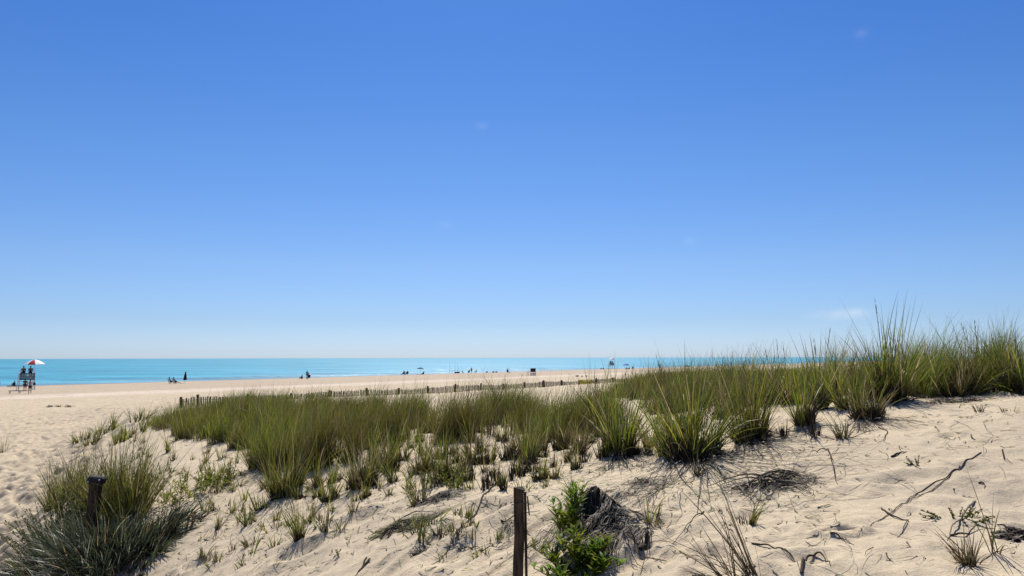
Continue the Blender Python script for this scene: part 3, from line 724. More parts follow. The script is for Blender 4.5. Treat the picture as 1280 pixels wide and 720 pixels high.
hero(T, 375, 674, 'lone slender green tuft on open sand with fanned shadow', 56, .045, 75, 0, pal=MIX, spread=.6, thatch=16)
hero(T, 4, 566, 'small tuft on the trampled sand at the left picture edge', 26, .15, 60, 0, pal=MIX, spread=.8, thatch=10)
# a row of clumps left of the field tip
for (u, v, h_, lb) in ((105, 548, 17, 'tiny isolated tuft furthest left beyond the dune foot'), (132, 541, 20, 'small round tuft second from the dune foot tip'), (118, 556, 17, 'flat pale tuft just below the round tuft'),
                       (150, 553, 24, 'spreading green tuft at the dune foot beside the footprints'), (172, 527, 20, 'upright small tuft at the tip of the dune'), (165, 545, 26, 'loose olive tuft between dune foot and field tip')):
    hero(T, u, v, lb, h_, .35, 110, 0, pal=MIX, spread=.9, thatch=15, width=.016)
# tufts standing up along the ridge skyline
RT_G = 'beach grass tufts along the ridge skyline'
RLM = [(1112, 'the tallest clump'), (936, 'the broad dark clump'), (860, 'the lush black-based clump'), (1006, 'the narrow upright clump'), (1240, 'the thick upright right clump'), (1195, 'the straw-tinged clump'), (1060, 'the yellow-tipped clump')]
RTs = [(832, 520, 62), (850, 505, 58), (885, 508, 66), (915, 500, 62), (948, 508, 74), (958, 498, 62), (988, 505, 70), (1018, 500, 78), (1040, 503, 82), (1052, 492, 64), (1078, 500, 74), (1092, 492, 70), (1136, 494, 80), (1165, 486, 70), (1178, 493, 62), (1212, 488, 80), (1222, 492, 92), (1256, 486, 88), (1265, 490, 84), (1228, 480, 74)]
for i, (u, v, h_) in enumerate(RTs):
    m_ = min(RLM, key=lambda q: abs(q[0]-u)); sd__ = 'left' if u < m_[0] else 'right'; kd = ['wispy', 'upright', 'arching'][i % 3]
    tn = ['olive', 'green', 'straw-flecked', 'dark'][i % 4]
    hero('beach_grass_tuft', u, v, '%s %s skyline tuft with thin tips standing %s of %s' % (kd, tn, sd__, m_[1]), h_*.88, .07, random.randint(60, 110), 1 if i % 4 == 0 else 0, RT_G, pal=[OLIVE, MIX, OLIVE, GREENS][i % 4], spread=random.uniform(.5, .95), droop=.7, thatch=24, width=.006)
# scattered sprigs on the open sand
SP_G = 'sparse grass sprigs scattered on the open dune sand'
spots = [(208,560,22),(180,585,24),(186,572,20),(215,590,18),(206,604,22),(240,575,12),(262,600,34),(270,607,22),(288,600,30),(299,608,18),(220,640,22),(262,640,26),(270,662,24),(251,675,16),
         (300,655,20),(318,680,16),(292,688,18),(345,650,22),(385,640,20),(330,660,12),(405,655,16),(497,660,14),(515,560,26),(585,575,34),(612,580,32),(545,570,26),(470,570,26),(590,612,20),(605,590,26),(520,632,38),(678,610,14),(708,618,24),(722,618,34),
         (440,640,18),(290,640,20),(195,615,18),(235,600,20),(248,590,18),(800,545,30),(820,530,28),(768,530,24),(655,612,20),(576,640,14),(812,648,40),(934,655,44),(1262,515,10),(425,662,14),(268,700,18),(305,706,14),(560,700,16),(200,690,16)]
LM = [(122, 600, 'the leaning post'), (648, 612, 'the near wooden post'), (375, 655, 'the lone slender tuft'), (245, 616, 'the yellow leafy patch'), (358, 600, 'the large front left field clump'), (570, 605, 'the gully rim sprig'),
      (860, 560, 'the lush black-based clump'), (776, 560, 'the bright green fan'), (150, 553, 'the dune foot tufts'), (230, 545, 'the field left rim'), (455, 606, 'the ragged field front clump'), (740, 640, 'the black root heap'),
      (512, 656, 'the dead twig mat'), (700, 560, 'the slender dark-footed clump'), (440, 650, 'the sand gully'), (1278, 492, 'the arching right edge clump'), (945, 690, 'the dead sheaf'), (180, 690, 'the blue-grey grass mat'), (486, 588, 'the tall narrow gully clump')]
_used = {}
def where(u, v):
    q = min(LM, key=lambda m: math.hypot(m[0]-u, m[1]-v)); dx, dy = u-q[0], v-q[1]; d = math.hypot(dx, dy)
    w_ = 'close ' if d < 28 else 'well ' if d > 60 else ''
    ang = math.degrees(math.atan2(dy, dx)) % 360
    r_ = ['right of', 'below right of', 'below', 'below left of', 'left of', 'above left of', 'above', 'above right of'][int(((ang+22.5) % 360)//45)]
    return w_ + r_ + ' ' + q[2]
def unique(base, extra):
    t = base
    for k in extra:
        if t not in _used: break
        t = base + k
    _used[t] = 1; return t
for k in range(46):
    for _ in range(50):
        u, v = random.uniform(165, 350), random.uniform(548, 705)
        if v > np.interp(u, EU, EV)+12 and v < 715 and not (u < 235 and v > 620): break
    spots.append((u, v, random.uniform(12, 30)))
TUFT_G = 'loose beach grass tufts straggling down the dune slope'
tufts = []
for k in range(400):
    u = random.uniform(330, 850); e_ = float(np.interp(u, EU, EV)); v = e_ + random.uniform(-14, 46)*(1 if u < 720 else .5)
    if abs(u-600) < 14 and v > 600: continue
    if all(math.hypot(u-a, (v-b)*1.6) > 15 for a, b in tufts) and perlin(np.array(u*.03), np.array(v*.05)) > -.22: tufts.append((u, v))
    if len(tufts) >= 75: break
for u, v in tufts:
    h_ = random.uniform(26, 54)*(1-.25*(v > np.interp(u, EU, EV)+25)); n_b = random.randint(26, 80); br = random.random() < .45
    lab = unique('%s %s beach grass tuft %s' % ('tall' if h_ > 44 else 'medium' if h_ > 34 else 'low', 'bright' if br else 'olive', where(u, v)), [', leaning', ', ragged', ', narrow', ', strawy', ', bushy'])
    hero('grass_tuft', u, v, lab, h_, .04+.04*random.random(), n_b, 0, TUFT_G, 'grass tuft', pal=MIX if br else OLIVE, spread=random.uniform(.35, .7), thatch=random.randint(14, 50), width=.0055)
for k in range(34):
    for _ in range(60):
        u, v = random.uniform(340, 625), random.uniform(590, 695)
        if v > np.interp(u, EU, EV)+26 and not (420 < u < 520 and 628 < v < 690): break
    spots.append((u, v, random.uniform(14, 36)))
for i, (u, v, h_) in enumerate(spots):
    br = random.random() < .6; n_b = random.randint(10, 30)
    sz = 'tall' if h_ > 29 else 'small' if h_ > 21 else 'short' if h_ > 16 else 'tiny'; fl = 'full' if n_b > 22 else 'thin' if n_b < 16 else 'sparse'
    lab = unique('%s %s %s sprig on sand %s' % (sz, fl, 'green' if br else 'olive', where(u, v)), [', leaning', ', upright', ', wispy', ', spread wide', ', bent'])
    hero('grass_sprig', u, v, lab, h_, .03+.05*random.random(), n_b, 0, SP_G, 'grass sprig', pal=MIX if br else OLIVE, spread=.9, thatch=6, width=.008)
# blackened stubs of dead grass standing along the field edge
for i, (u, v) in enumerate([(607,612),(613,606),(640,600),(633,612),(668,580),(676,590),(662,588),(690,585),(590,600),(575,590),(600,560),(680,572),(730,578),(783,573),(790,570),(706,556),(615,575),(545,590),(510,598),(620,600),(650,596),(1020,545),(981,548),(1092,523),(1100,516)]):
    p = gp(u, v); e = empty('dead_grass_stub', p)
    tag(e, unique('short blackened stub of dead stems ' + where(u, v), [', second one', ', third one', ', fourth one', ', fifth one', ', sixth one']), 'dead stub', 'blackened dead grass stubs along the field edge')
    d = shift(clump_arrays(p.x, p.y, 34, .035, .17, spread=.35, droop=.2, pal=DARKB*.8, straw=.04, width=.009, nseg=3), p); np_mesh('stems', *d[:2], dead_m, e, d[2])

# ------------------------------------------------------------------ the large bush round the leaning post
p = gp(140, 668); e = empty('beach_grass_clump', p); tag(e, 'big fan of dark green beach grass behind the leaning post', 'beach grass')
L_ = []
for (u, v, n_b, hp, rad) in ((100, 632, 300, 62, .3), (146, 645, 480, 84, .22), (164, 645, 300, 70, .2), (128, 634, 320, 74, .22), (78, 628, 260, 58, .3), (160, 655, 160, 60, .2)):
    q = gp(u, v); L_.append(clump_arrays(q.x, q.y, n_b, rad, hp*q.y/F*1.1, spread=.6, droop=.7, pal=GREENS*.75, width=.009, nseg=5))
d = shift(merge(L_), p); np_mesh('leaves', *d[:2], grass_m, e, d[2])
p = gp(110, 700); e = empty('silver_grass_clump', p); tag(e, 'sprawling blue-grey grass mat with silvery blades in front of leaning post', 'dune grass')
L_ = []; LD = []
for (u, v, n_b, hp, rad, lx) in ((60, 705, 360, 40, .42, -.55), (95, 700, 420, 34, .38, -.3), (140, 692, 420, 46, .36, .3), (182, 678, 380, 44, .36, .5), (212, 664, 220, 32, .3, .6), (115, 716, 420, 40, .5, -.2), (36, 714, 240, 34, .4, -.6), (168, 702, 300, 40, .4, .5), (75, 690, 240, 36, .3, -.4), (135, 712, 300, 36, .4, .3), (84, 722, 300, 36, .4, -.3), (112, 702, 190, 66, .22, .05), (96, 692, 160, 72, .2, .15), (122, 700, 160, 70, .15, -.1)):
    q = gp(u, v); L_.append(clump_arrays(q.x, q.y, n_b, rad, hp*q.y/F*1.15, spread=1.1, droop=1.5, pal=SILVER, straw=.05, width=.011, nseg=6, lean=(lx, -.25)))
    LD.append(clump_arrays(q.x, q.y, 260, rad, .28, spread=1.2, droop=1.2, pal=DARKB, straw=.1, width=.008, nseg=4))
d = shift(merge(L_), p); np_mesh('leaves', *d[:2], grass_m, e, d[2]); d = shift(merge(LD), p); np_mesh('dead_leaves', *d[:2], dead_m, e, d[2])

def leafy(name, p, label, cat, nst, H, spread, pal, leafL, leafW, per=16, group=None, rad=.1, tipcol=None):
    e = empty(name, p); tag(e, label, cat, group); S = []; LV = []
    for i in range(nst):
        a = random.uniform(0, 6.283); q = math.sqrt(random.random()); bx, by = p.x+rad*q*math.cos(a), p.y+rad*q*math.sin(a); bz = float(Zg(bx, by))-.02
        h = H*random.uniform(.6, 1.1); th = spread*q*random.uniform(.6, 1.2); az = a+random.gauss(0, .4)
        n = 7; t = np.linspace(0, 1, n); hx = h*np.sin(th)*t**1.2*(1+.2*t); hz = h*np.cos(th)*t
        pts = np.stack([bx+hx*math.cos(az), by+hx*math.sin(az), bz+hz], -1)
        S.append(tube_arrays(pts, .0035*(1-.5*t), 4, (.07, .08, .025)))
        f = np.sort(rng.uniform(.12, 1, per)); idx = np.minimum((f*(n-1)).astype(int), n-2); fr_ = (f*(n-1)-idx)[:, None]
        P0 = pts[idx]*(1-fr_)+pts[idx+1]*fr_; c = pick(pal, per, .15)
        if tipcol is not None: c = c*(1-f[:, None]**2)+np.array(tipcol)*f[:, None]**2
        LV.append(leaves(P0, np.arange(per)*2.4+random.random()*6, rng.uniform(.35, .9, per), rng.uniform(.8, 1.6, per), leafL*rng.uniform(.6, 1.1, per)*(1.1-.5*f), leafW*rng.uniform(.7, 1.1, per), c))
    d = shift(merge(LV), p); np_mesh('leaves', *d[:2], leaf_m, e, d[2]); 
    if nst <= 8:
        for s_ in S: d = shift(s_, p); np_mesh('stem', *d[:2], leaf_m, e, d[2])
    else: d = shift(merge(S), p); np_mesh('stems', *d[:2], leaf_m, e, d[2])
    return e
LEAFG = np.array([(.14, .17, .010), (.20, .23, .012), (.06, .09, .010), (.30, .30, .016), (.09, .12, .012)])
YG = np.array([(.22, .24, .02), (.16, .19, .02), (.28, .27, .03)])
leafy('leafy_shrub', gp(76, 672), 'dark small-leaved bush left of the leaning post', 'bush', 120, .72, .7, np.array([(.04, .06, .018), (.055, .075, .02), (.12, .13, .02)]), .06, .020, 40, rad=.5, tipcol=(.09, .10, .02))
leafy('leafy_shrub', gp(64, 690), 'low bush with yellow-green tips at the left foot of grass mat', 'bush', 44, .42, .9, YG*.6, .05, .017, 26, rad=.35)
leafy('goldenrod_plant', gp(716, 716), 'vivid green broad-leaved plant growing beside the dark root heap', 'plant', 17, .19, 1.25, LEAFG*.8, .13, .019, 15, rad=.13, tipcol=(.13, .24, .02))
leafy('goldenrod_plant', gp(708, 668), 'taller pale green leafy stems rising above the vivid plant', 'plant', 8, .36, .3, LEAFG, .14, .021, 20, rad=.06, tipcol=(.16, .27, .03))
leafy('goldenrod_plant', gp(712, 694), 'middle dark green leafy stems between vivid plant and taller pale stems', 'plant', 6, .26, .9, LEAFG*.75, .13, .019, 13, rad=.09)
leafy('goldenrod_plant', gp(738, 708), 'flat dark green leafy plant spreading at the root heap foot', 'plant', 9, .15, 1.3, LEAFG*.7, .12, .018, 12, rad=.10)
leafy('goldenrod_plant', gp(570, 612), 'yellow-green leafy sprig on the gully rim with branching shadow', 'plant', 9, .24, .9, YG*.8, .07, .012, 14, rad=.05)
leafy('goldenrod_plant', gp(530, 612), 'mixed weedy plant with brown lower leaves left of gully sprig', 'plant', 10, .30, .5, YG*.55, .06, .012, 16, rad=.10)
leafy('goldenrod_plant', gp(245, 616), 'low yellow leafy patch on the sand right of the big bush', 'plant', 40, .28, 1.0, YG, .09, .017, 16, rad=.42)
leafy('goldenrod_plant', gp(272, 602), 'small yellowish plant above and right of the yellow patch', 'plant', 22, .34, .7, YG*.8, .08, .015, 14, rad=.25)
leafy('goldenrod_plant', gp(424, 695), 'single yellow-green seedling beside a dry stick on sand', 'plant', 3, .10, .8, YG*.7, .04, .010, 6, rad=.01)
leafy('sea_rocket', gp(1200, 649), 'small round-leaved green creeping plant on bare sand below the ridge', 'plant', 20, .10, 1.35, YG*.45, .022, .016, 10, rad=.11)
leafy('sea_rocket', gp(1148, 581), 'tiny crawling green plant on bare sand below the tallest clump', 'plant', 8, .09, 1.4, YG*.4, .02, .014, 9, rad=.06)
leafy('sea_rocket', gp(1012, 530), 'tiny pale green seedling at the foot of the ridge grass', 'plant', 2, .05, .8, YG*.5, .02, .01, 6, rad=.01)
leafy('sea_rocket', gp(1216, 548), 'yellow-green speck of a seedling alone on the sunny slope', 'plant', 2, .05, .8, YG*.6, .02, .01, 6, rad=.01)

# ------------------------------------------------------------------ dead roots, sticks and wrack
root_m = blade_material('dead_root', .0, .85, .15)
def heap(name, label, cat, u, v, rx, ry, n, ln, lift, pal=DARKB, thick=.006, az0=None, azs=3.2, group=None, roots=5, curl=.45):
    p = gp(u, v); e = empty(name, p); tag(e, label, cat, group)
    a = rng.uniform(0, 6.28, n); q = np.sqrt(rng.random(n)); x = p.x+rx*q*np.cos(a); y = p.y+ry*q*np.sin(a)
    az = rng.uniform(0, 6.28, n) if az0 is None else rng.normal(az0, azs, n)
    d = shift(strands(x-np.cos(az)*ln*.4, y-np.sin(az)*ln*.4, az, ln*rng.uniform(.4, 1.2, n), thick*rng.uniform(.5, 1.5, n), lift*(1-q*.7)*rng.uniform(.1, 1.1, n), pick(pal, n), 8, curl), p)
    np_mesh('dry_stems', *d[:2], dead_m, e, d[2])
    if roots:
        R_ = []
        for i in range(roots):
            a0 = random.uniform(0, 6.28) if az0 is None else random.gauss(az0, azs); m = 14; t = np.linspace(0, 1, m)
            aa = a0+np.cumsum(rng.normal(0, .25, m)); st = ln*random.uniform(.7, 1.5)/m
            xx = p.x+random.uniform(-rx, rx)*.6-math.cos(a0)*ln*.4+np.cumsum(np.cos(aa)*st); yy = p.y+random.uniform(-ry, ry)*.6-math.sin(a0)*ln*.4+np.cumsum(np.sin(aa)*st)
            zz = Zg(xx, yy)+.006+lift*.7*np.sin(np.pi*t)*random.random()
            R_.append(tube_arrays(np.stack([xx, yy, zz], -1), thick*1.0*(1-.7*t)*random.uniform(.7, 1.5), 5, (.045, .033, .024)))
        d = shift(merge(R_), p); np_mesh('roots', *d[:2], root_m, e, d[2])
    return e
heap('root_heap', 'big black tangle of exposed roots and dead stems beside the vivid plant', 'root heap', 768, 672, .19, .30, 240, .48, .07, np.concatenate([DARKB*.6, DARKB*.5, DARKB*.6, DARKB, STRAW*.6]), .0055, -2.1, .42, roots=14, curl=.22)
heap('root_heap', 'upper black root tangle under a sand lip behind the vivid plant', 'root heap', 746, 630, .12, .16, 130, .34, .06, np.concatenate([DARKB*.7, DARKB*.6, STRAW*.5]), .007, -2.2, .5, roots=10, curl=.25)
heap('root_heap', 'loose dark tangle of roots lying on slope below the broad dark clump', 'root heap', 965, 602, .42, .11, 80, .5, .09, np.concatenate([DARKB, DARKB, STRAW*.35]), .006, None, roots=16)
heap('root_heap', 'flattened mat of dead twigs left of the gully with green blades', 'root heap', 512, 656, .30, .12, 170, .34, .06, np.concatenate([DARKB, STRAW*.5, GREENS]), .006, .3, .6, roots=7)
heap('root_heap', 'dark dry scraps lying in the shade left of the yellow sprig', 'root heap', 548, 622, .25, .10, 130, .26, .05, DARKB, .006, .4, .6, roots=4)
heap('root_heap', 'small dry tangle of twigs on a little hump under lush clump', 'root heap', 805, 605, .12, .08, 90, .22, .06, np.concatenate([DARKB, STRAW*.5]), .005, None, roots=5)
heap('root_heap', 'matted dead leaves hanging at foot of ridge near right dead stalks', 'root heap', 1195, 502, .30, .12, 120, .25, .06, np.concatenate([DARKB, STRAW*.4]), .007, None, roots=6)
heap('root_heap', 'small dark curled scrap of driftwood at the right picture edge', 'root heap', 1268, 672, .08, .05, 40, .16, .05, DARKB, .012, None, roots=6)
heap('root_heap', 'crumpled brown scrap near the gully bottom', 'root heap', 526, 690, .06, .04, 50, .10, .03, np.concatenate([DARKB, STRAW*.4]), .008, None, roots=2)
heap('root_heap', 'thin dead stems hanging beside the left of the wooden post', 'root heap', 634, 660, .05, .14, 60, .30, .05, np.concatenate([DARKB, STRAW*.7]), .004, -1.5, .4, roots=2)
def dead_tuft(u, v, label, H, n, pal, spread=1.1, az=None, rad=.03, green=0):
    p = gp(u, v); e = empty('dead_grass_tuft', p); tag(e, label, 'dead grass')
    d = shift(clump_arrays(p.x, p.y, n, rad, H, spread=spread*1.2, droop=.9, pal=pal, straw=.25, width=.006, nseg=5, lean=az or (0, 0)), p); np_mesh('dry_leaves', *d[:2], dead_m, e, d[2])
    if green:
        d = shift(clump_arrays(p.x+.02, p.y-.01, green, .03, H*.8, spread=1.2, droop=.8, pal=BRIGHT, straw=.0, width=.007, nseg=4), p); np_mesh('green_leaves', *d[:2], grass_m, e, d[2])
dead_tuft(1053, 548, 'dead brown tuft with a few bright yellow-green shoots on the slope', .27, 70, np.concatenate([DARKB, STRAW*.5]), green=12)
dead_tuft(1212, 706, 'spiky dead tuft with thin spreading needles in lower right sand', .26, 80, np.concatenate([DARKB, STRAW*.6]), spread=1.2)
dead_tuft(945, 722, 'tall leaning sheaf of dead brown blades at the lower picture edge', .46, 40, np.concatenate([DARKB, STRAW*.6]), spread=.25, az=(-.32, .1), rad=.04)
dead_tuft(916, 724, 'drooping dead blades spread left of the tall dead sheaf', .30, 50, np.concatenate([DARKB, STRAW*.5]), spread=1.2, az=(-.5, .0), rad=.06)
dead_tuft(870, 594, 'grey-brown tuft lying in the lush clump shadow', .26, 60, np.concatenate([DARKB, STRAW*.3]), spread=1.1)
dead_tuft(958, 530, 'pale bent dead stalks leaning by the broad dark clump', .30, 16, STRAW, spread=.8, rad=.05)
dead_tuft(1245, 690, 'few long thin dry stalks by the driftwood scrap', .34, 9, np.concatenate([GREENS, DARKB]), spread=.8, rad=.03)
dead_tuft(1226, 515, 'tiny black dead tuft on bare sand under ridge', .10, 30, DARKB, spread=.8)

def stick(label, paths, rad, lift=.0, col=(.05, .037, .026), cat='dry root', name='dry_root'):
    p = gp(*paths[0][0]); L_ = []
    for i, q in enumerate(paths):
        pts, r_ = ground_path(q, rad*(1 if i == 0 else .7), lift); L_.append(tube_arrays(pts, r_, 6, col))
    d = shift(merge(L_), p); o = np_mesh(name, *d[:2], root_m, None, d[2], loc=p); tag(o, label, cat); return o
stick('long wavy double root running diagonally down the bright right slope', [[(1226, 566), (1205, 580), (1185, 597), (1150, 615), (1125, 632), (1100, 650), (1072, 673)], [(1200, 583), (1180, 602), (1150, 620), (1118, 640), (1092, 655)]], .005, .006)
stick('bent short root branching below the long diagonal root', [[(1102, 636), (1115, 647), (1136, 651), (1130, 662), (1122, 672)]], .006, .01)
stick('straight thin twig crossing the little hollow', [[(1038, 667), (1052, 674), (1068, 682)]], .006, .01)
stick('curved dark root arc lying like a hook near the bottom edge', [[(1002, 718), (1008, 702), (1020, 695), (1030, 700), (1038, 708)]], .009, .03)
stick('long curving root line from the field down the gully side', [[(626, 598), (612, 613), (600, 630), (585, 652), (565, 680), (540, 706)]], .008, .01)
stick('thin dry root lying level left of wooden post', [[(572, 686), (590, 685), (606, 692)], [(600, 688), (622, 684), (632, 678)]], .006, .02)
stick('dark stick lying below the seedling in the gully', [[(462, 700), (452, 712), (444, 722)], [(458, 698), (448, 716)]], .010, .01)
stick('pale driftwood sticks crossed under the creeping plant', [[(1219, 628), (1206, 645), (1190, 664), (1184, 676)]], .008, .03, (.22, .19, .16))
stick('dark wavy stick lying under the pale driftwood stick', [[(1188, 670), (1205, 671), (1220, 661), (1242, 661)]], .007, .02)
stick('long thin wandering root right of the lush clump shadow', [[(940, 680), (960, 684), (980, 690), (992, 700), (1000, 715)]], .006, .02)
stick('hanging thin root arching from the dead yellow-shoot tuft', [[(1035, 562), (1040, 578), (1047, 606)], [(1035, 562), (1020, 566), (1008, 570)]], .007, .03)
stick('slim broken stem standing near right slope edge', [[(1253, 562), (1255, 576), (1266, 580)]], .005, .02)
stick('small angular twig in the middle of right slope', [[(1223, 604), (1230, 604), (1231, 612)]], .006, .01)
stick('thin curved stem under dead tuft on the brow', [[(1098, 535), (1110, 540), (1105, 552), (1096, 553)]], .005, .01)
stick('short dark stick lying right of the thin dead stems', [[(1115, 572), (1125, 567), (1133, 565)]], .010, .01)
stick('wide dark splinter poking from root heap', [[(800, 690), (808, 682), (812, 671)]], .020, .05)
stick('long loose root arching right below root heap', [[(790, 640), (806, 650), (815, 670), (808, 700), (800, 720)]], .005, .04)
stick('straight dark stem lying above the root tangle', [[(880, 640), (862, 655), (840, 680)]], .005, .02)

# ------------------------------------------------------------------ litter: dry stems, crumbs and some drawn-in shadow strands over the slope (uncountable)
def litter():
    L_ = []
    n = 3600; u = rng.uniform(165, 1285, n*3); v = rng.uniform(500, 735, n*3)
    dens = .12 + .9*np.exp(-((v-(np.interp(u, EU, EV)+28))/38)**2) + .5*np.exp(-(((u-900)/150)**2+((v-610)/55)**2)) + .6*np.exp(-(((u-300)/170)**2+((v-640)/70)**2)) + .25*np.exp(-(((u-560)/120)**2+((v-660)/50)**2))
    ok = (v > np.interp(u, EU, EV)-18) & (rng.random(n*3) < dens); u, v = u[ok][:n], v[ok][:n]
    pts = np.array([tuple(gp(a, b)) for a, b in zip(u, v)]); n = len(pts)
    az = rng.normal(-1.3, 1.1, n); c = pick(np.concatenate([DARKB*.8, DARKB, DARKB*.7, STRAW*.6, GREENS]), n)
    keepr = (u < 1010) | (rng.random(n) < .35); pts, n = pts[keepr], int(keepr.sum()); az = az[keepr]; c = c[keepr]; short = rng.random(n) < .72; ln = np.where(short, rng.uniform(.02, .13, n), rng.uniform(.15, .5, n))
    W = np.where(short, rng.uniform(.004, .012, n), rng.uniform(.002, .006, n))
    L_.append(strands(pts[:, 0], pts[:, 1], az, ln, W, np.where(short, .012, .04)*rng.random(n), c, 6, .5))
    # long strands; dark fans below the clumps are dead stems partly drawn as shadows
    for (cu, cv, m, a0, asd, l0) in ((940, 560, 25, -1.4, .6, .6), (960, 600, 45, -1.2, 1.6, .6), (1085, 530, 50, -1.0, .8, .4), (775, 580, 50, -1.6, .6, .5), (720, 640, 70, -2.4, .3, .5), (805, 612, 60, -2.2, .3, .9), (840, 600, 40, -2.4, .4, .9)):
        q = gp(cu, cv); x = q.x+rng.normal(0, .16, m); y = q.y+rng.normal(0, .10, m)
        L_.append(strands(x, y, rng.normal(a0, asd, m), l0*rng.uniform(.3, 1.2, m), rng.uniform(.003, .0075, m), .08*rng.random(m), pick(np.concatenate([DARKB*.8, DARKB, STRAW*.5]), m), 10, .5))
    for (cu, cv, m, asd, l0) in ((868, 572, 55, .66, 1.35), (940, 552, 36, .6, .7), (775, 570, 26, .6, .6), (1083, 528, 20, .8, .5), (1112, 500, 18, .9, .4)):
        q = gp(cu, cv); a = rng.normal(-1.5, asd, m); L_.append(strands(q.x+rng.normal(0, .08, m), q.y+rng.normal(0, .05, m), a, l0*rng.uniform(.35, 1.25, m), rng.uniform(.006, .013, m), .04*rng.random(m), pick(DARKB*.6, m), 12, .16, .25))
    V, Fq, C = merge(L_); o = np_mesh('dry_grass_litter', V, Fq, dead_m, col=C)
    tag(o, 'dry dark grass stems, twigs, crumbs and drawn-in shadow strands over the dune sand', 'litter', kind='stuff')
litter()
# ------------------------------------------------------------------ people
def person(name, loc, rz, joints, links, label, group=None, skin=None, clothes=(), hair=True, sc=1.0, faces_=True):
    """one skinned body; joints {name: (x, y, z, r)}; clothes [(part name, material, [joint names], grow)]"""
    def skinned(nm, names, lk, grow, mat, parent, root):
        me = bpy.data.meshes.new(nm); bm = bmesh.new(); sk = bm.verts.layers.skin.verify(); vv = {}
        for k in names:
            x, y, z, r = joints[k]; v = bm.verts.new((x*sc, y*sc, z*sc)); v[sk].radius = (r*grow*sc, r*grow*sc); v[sk].use_root = (k == root); vv[k] = v
        for a, b in lk:
            if a in vv and b in vv: bm.edges.new((vv[a], vv[b]))
        bm.to_mesh(me); bm.free(); o = bpy.data.objects.new(nm, me); COL.objects.link(o)
        m = o.modifiers.new('s', 'SKIN'); m.use_smooth_shade = True; s = o.modifiers.new('u', 'SUBSURF'); s.levels = s.render_levels = 1
        dg = bpy.context.evaluated_depsgraph_get(); me2 = bpy.data.meshes.new_from_object(o.evaluated_get(dg)); me2.materials.clear(); me2.materials.append(mat); me2.name = nm
        o.modifiers.clear(); o.data = me2
        for p_ in me2.polygons: p_.use_smooth = True
        if parent: o.parent = parent
        return o
    b = skinned(name, list(joints), links, 1.0, skin or m_skin, None, 'pelvis')
    b.location = loc; b.rotation_euler = (0, 0, rz); tag(b, label, 'person', group)
    for nm, mat, names, grow in clothes: skinned(nm, names, links, grow, mat, b, names[0])
    if hair:
        hx, hy, hz, hr = joints['head']; mb = MB(); mb.ball((hx*sc, (hy-.015)*sc, (hz+.035)*sc), (hr*1.12)*sc, (1, 1.05, 1.0)); mb.build('hair', m_hair, b, True)
    return b
LINKS = [('pelvis', 'waist'), ('waist', 'chest'), ('chest', 'neck'), ('neck', 'head'), ('head', 'crown'), ('head', 'nose'), ('chest', 'shl'), ('shl', 'ell'), ('ell', 'wrl'), ('wrl', 'hal'), ('chest', 'shr'), ('shr', 'elr'), ('elr', 'wrr'), ('wrr', 'har'),
         ('pelvis', 'hil'), ('hil', 'knl'), ('knl', 'anl'), ('anl', 'tol'), ('pelvis', 'hir'), ('hir', 'knr'), ('knr', 'anr'), ('anr', 'tor')]
def pose_stand(arms='down', stride=.0):
    J = dict(pelvis=(0, 0, .95, .13), waist=(0, 0, 1.1, .12), chest=(0, 0, 1.32, .14), neck=(0, .0, 1.49, .055), head=(0, .015, 1.61, .085), crown=(0, 0, 1.70, .07), nose=(0, .10, 1.60, .018),
             shl=(-.19, 0, 1.40, .06), shr=(.19, 0, 1.40, .06), hil=(-.10, 0, .88, .095), hir=(.10, 0, .88, .095), knl=(-.11, .02+stride, .50, .06), knr=(.11, .02-stride*.3, .50, .06),
             anl=(-.12, stride, .08, .04), anr=(.12, -stride, .08, .04), tol=(-.13, .16+stride, .035, .03), tor=(.13, .16-stride, .035, .03))
    if arms == 'down': J.update(ell=(-.25, -.02, 1.12, .042), wrl=(-.26, .05, .87, .03), hal=(-.25, .08, .77, .03), elr=(.25, -.02, 1.12, .042), wrr=(.26, .05, .87, .03), har=(.25, .08, .77, .03))
    else: J.update(ell=(-.34, -.03, 1.16, .042), wrl=(-.2, .08, 1.0, .03), hal=(-.15, .12, .98, .03), elr=(.33, 0, 1.17, .042), wrr=(.42, .12, 1.22, .03), har=(.45, .18, 1.25, .03))
    return J
def pose_sit(seat=.42, legs='down', recl=.12):
    k = seat
    J = dict(pelvis=(0, 0, k+.12, .13), waist=(0, -recl*.3, k+.27, .12), chest=(0, -recl, k+.48, .14), neck=(0, -recl*1.1, k+.66, .055), head=(0, -recl*1.0, k+.78, .085), crown=(0, -recl*1.1, k+.87, .07), nose=(0, -recl+.09, k+.77, .018),
             shl=(-.19, -recl, k+.57, .06), shr=(.19, -recl, k+.57, .06), hil=(-.1, .05, k+.1, .095), hir=(.1, .05, k+.1, .095),
             ell=(-.25, -recl+.1, k+.34, .042), wrl=(-.2, .22, k+.24, .03), hal=(-.17, .30, k+.22, .03), elr=(.25, -recl+.1, k+.34, .042), wrr=(.2, .22, k+.24, .03), har=(.17, .30, k+.22, .03))
    if legs == 'down': J.update(knl=(-.14, .46, k+.1, .062), knr=(.14, .46, k+.1, .062), anl=(-.14, .5, k-.34, .04), anr=(.14, .5, k-.34, .04), tol=(-.15, .66, k-.38, .03), tor=(.15, .66, k-.38, .03))
    elif legs == 'out': J.update(knl=(-.12, .48, max(k-.02, .22), .06), knr=(.12, .48, max(k+.02, .24), .06), anl=(-.12, .9, .07, .04), anr=(.12, .92, .07, .04), tol=(-.13, .96, .18, .03), tor=(.13, .98, .18, .03))
    else: J.update(knl=(-.15, .36, k+.42, .06), knr=(.15, .36, k+.42, .06), anl=(-.13, .52, k+.06, .04), anr=(.13, .52, k+.06, .04), tol=(-.14, .68, k+.03, .03), tor=(.14, .68, k+.03, .03))
    return J
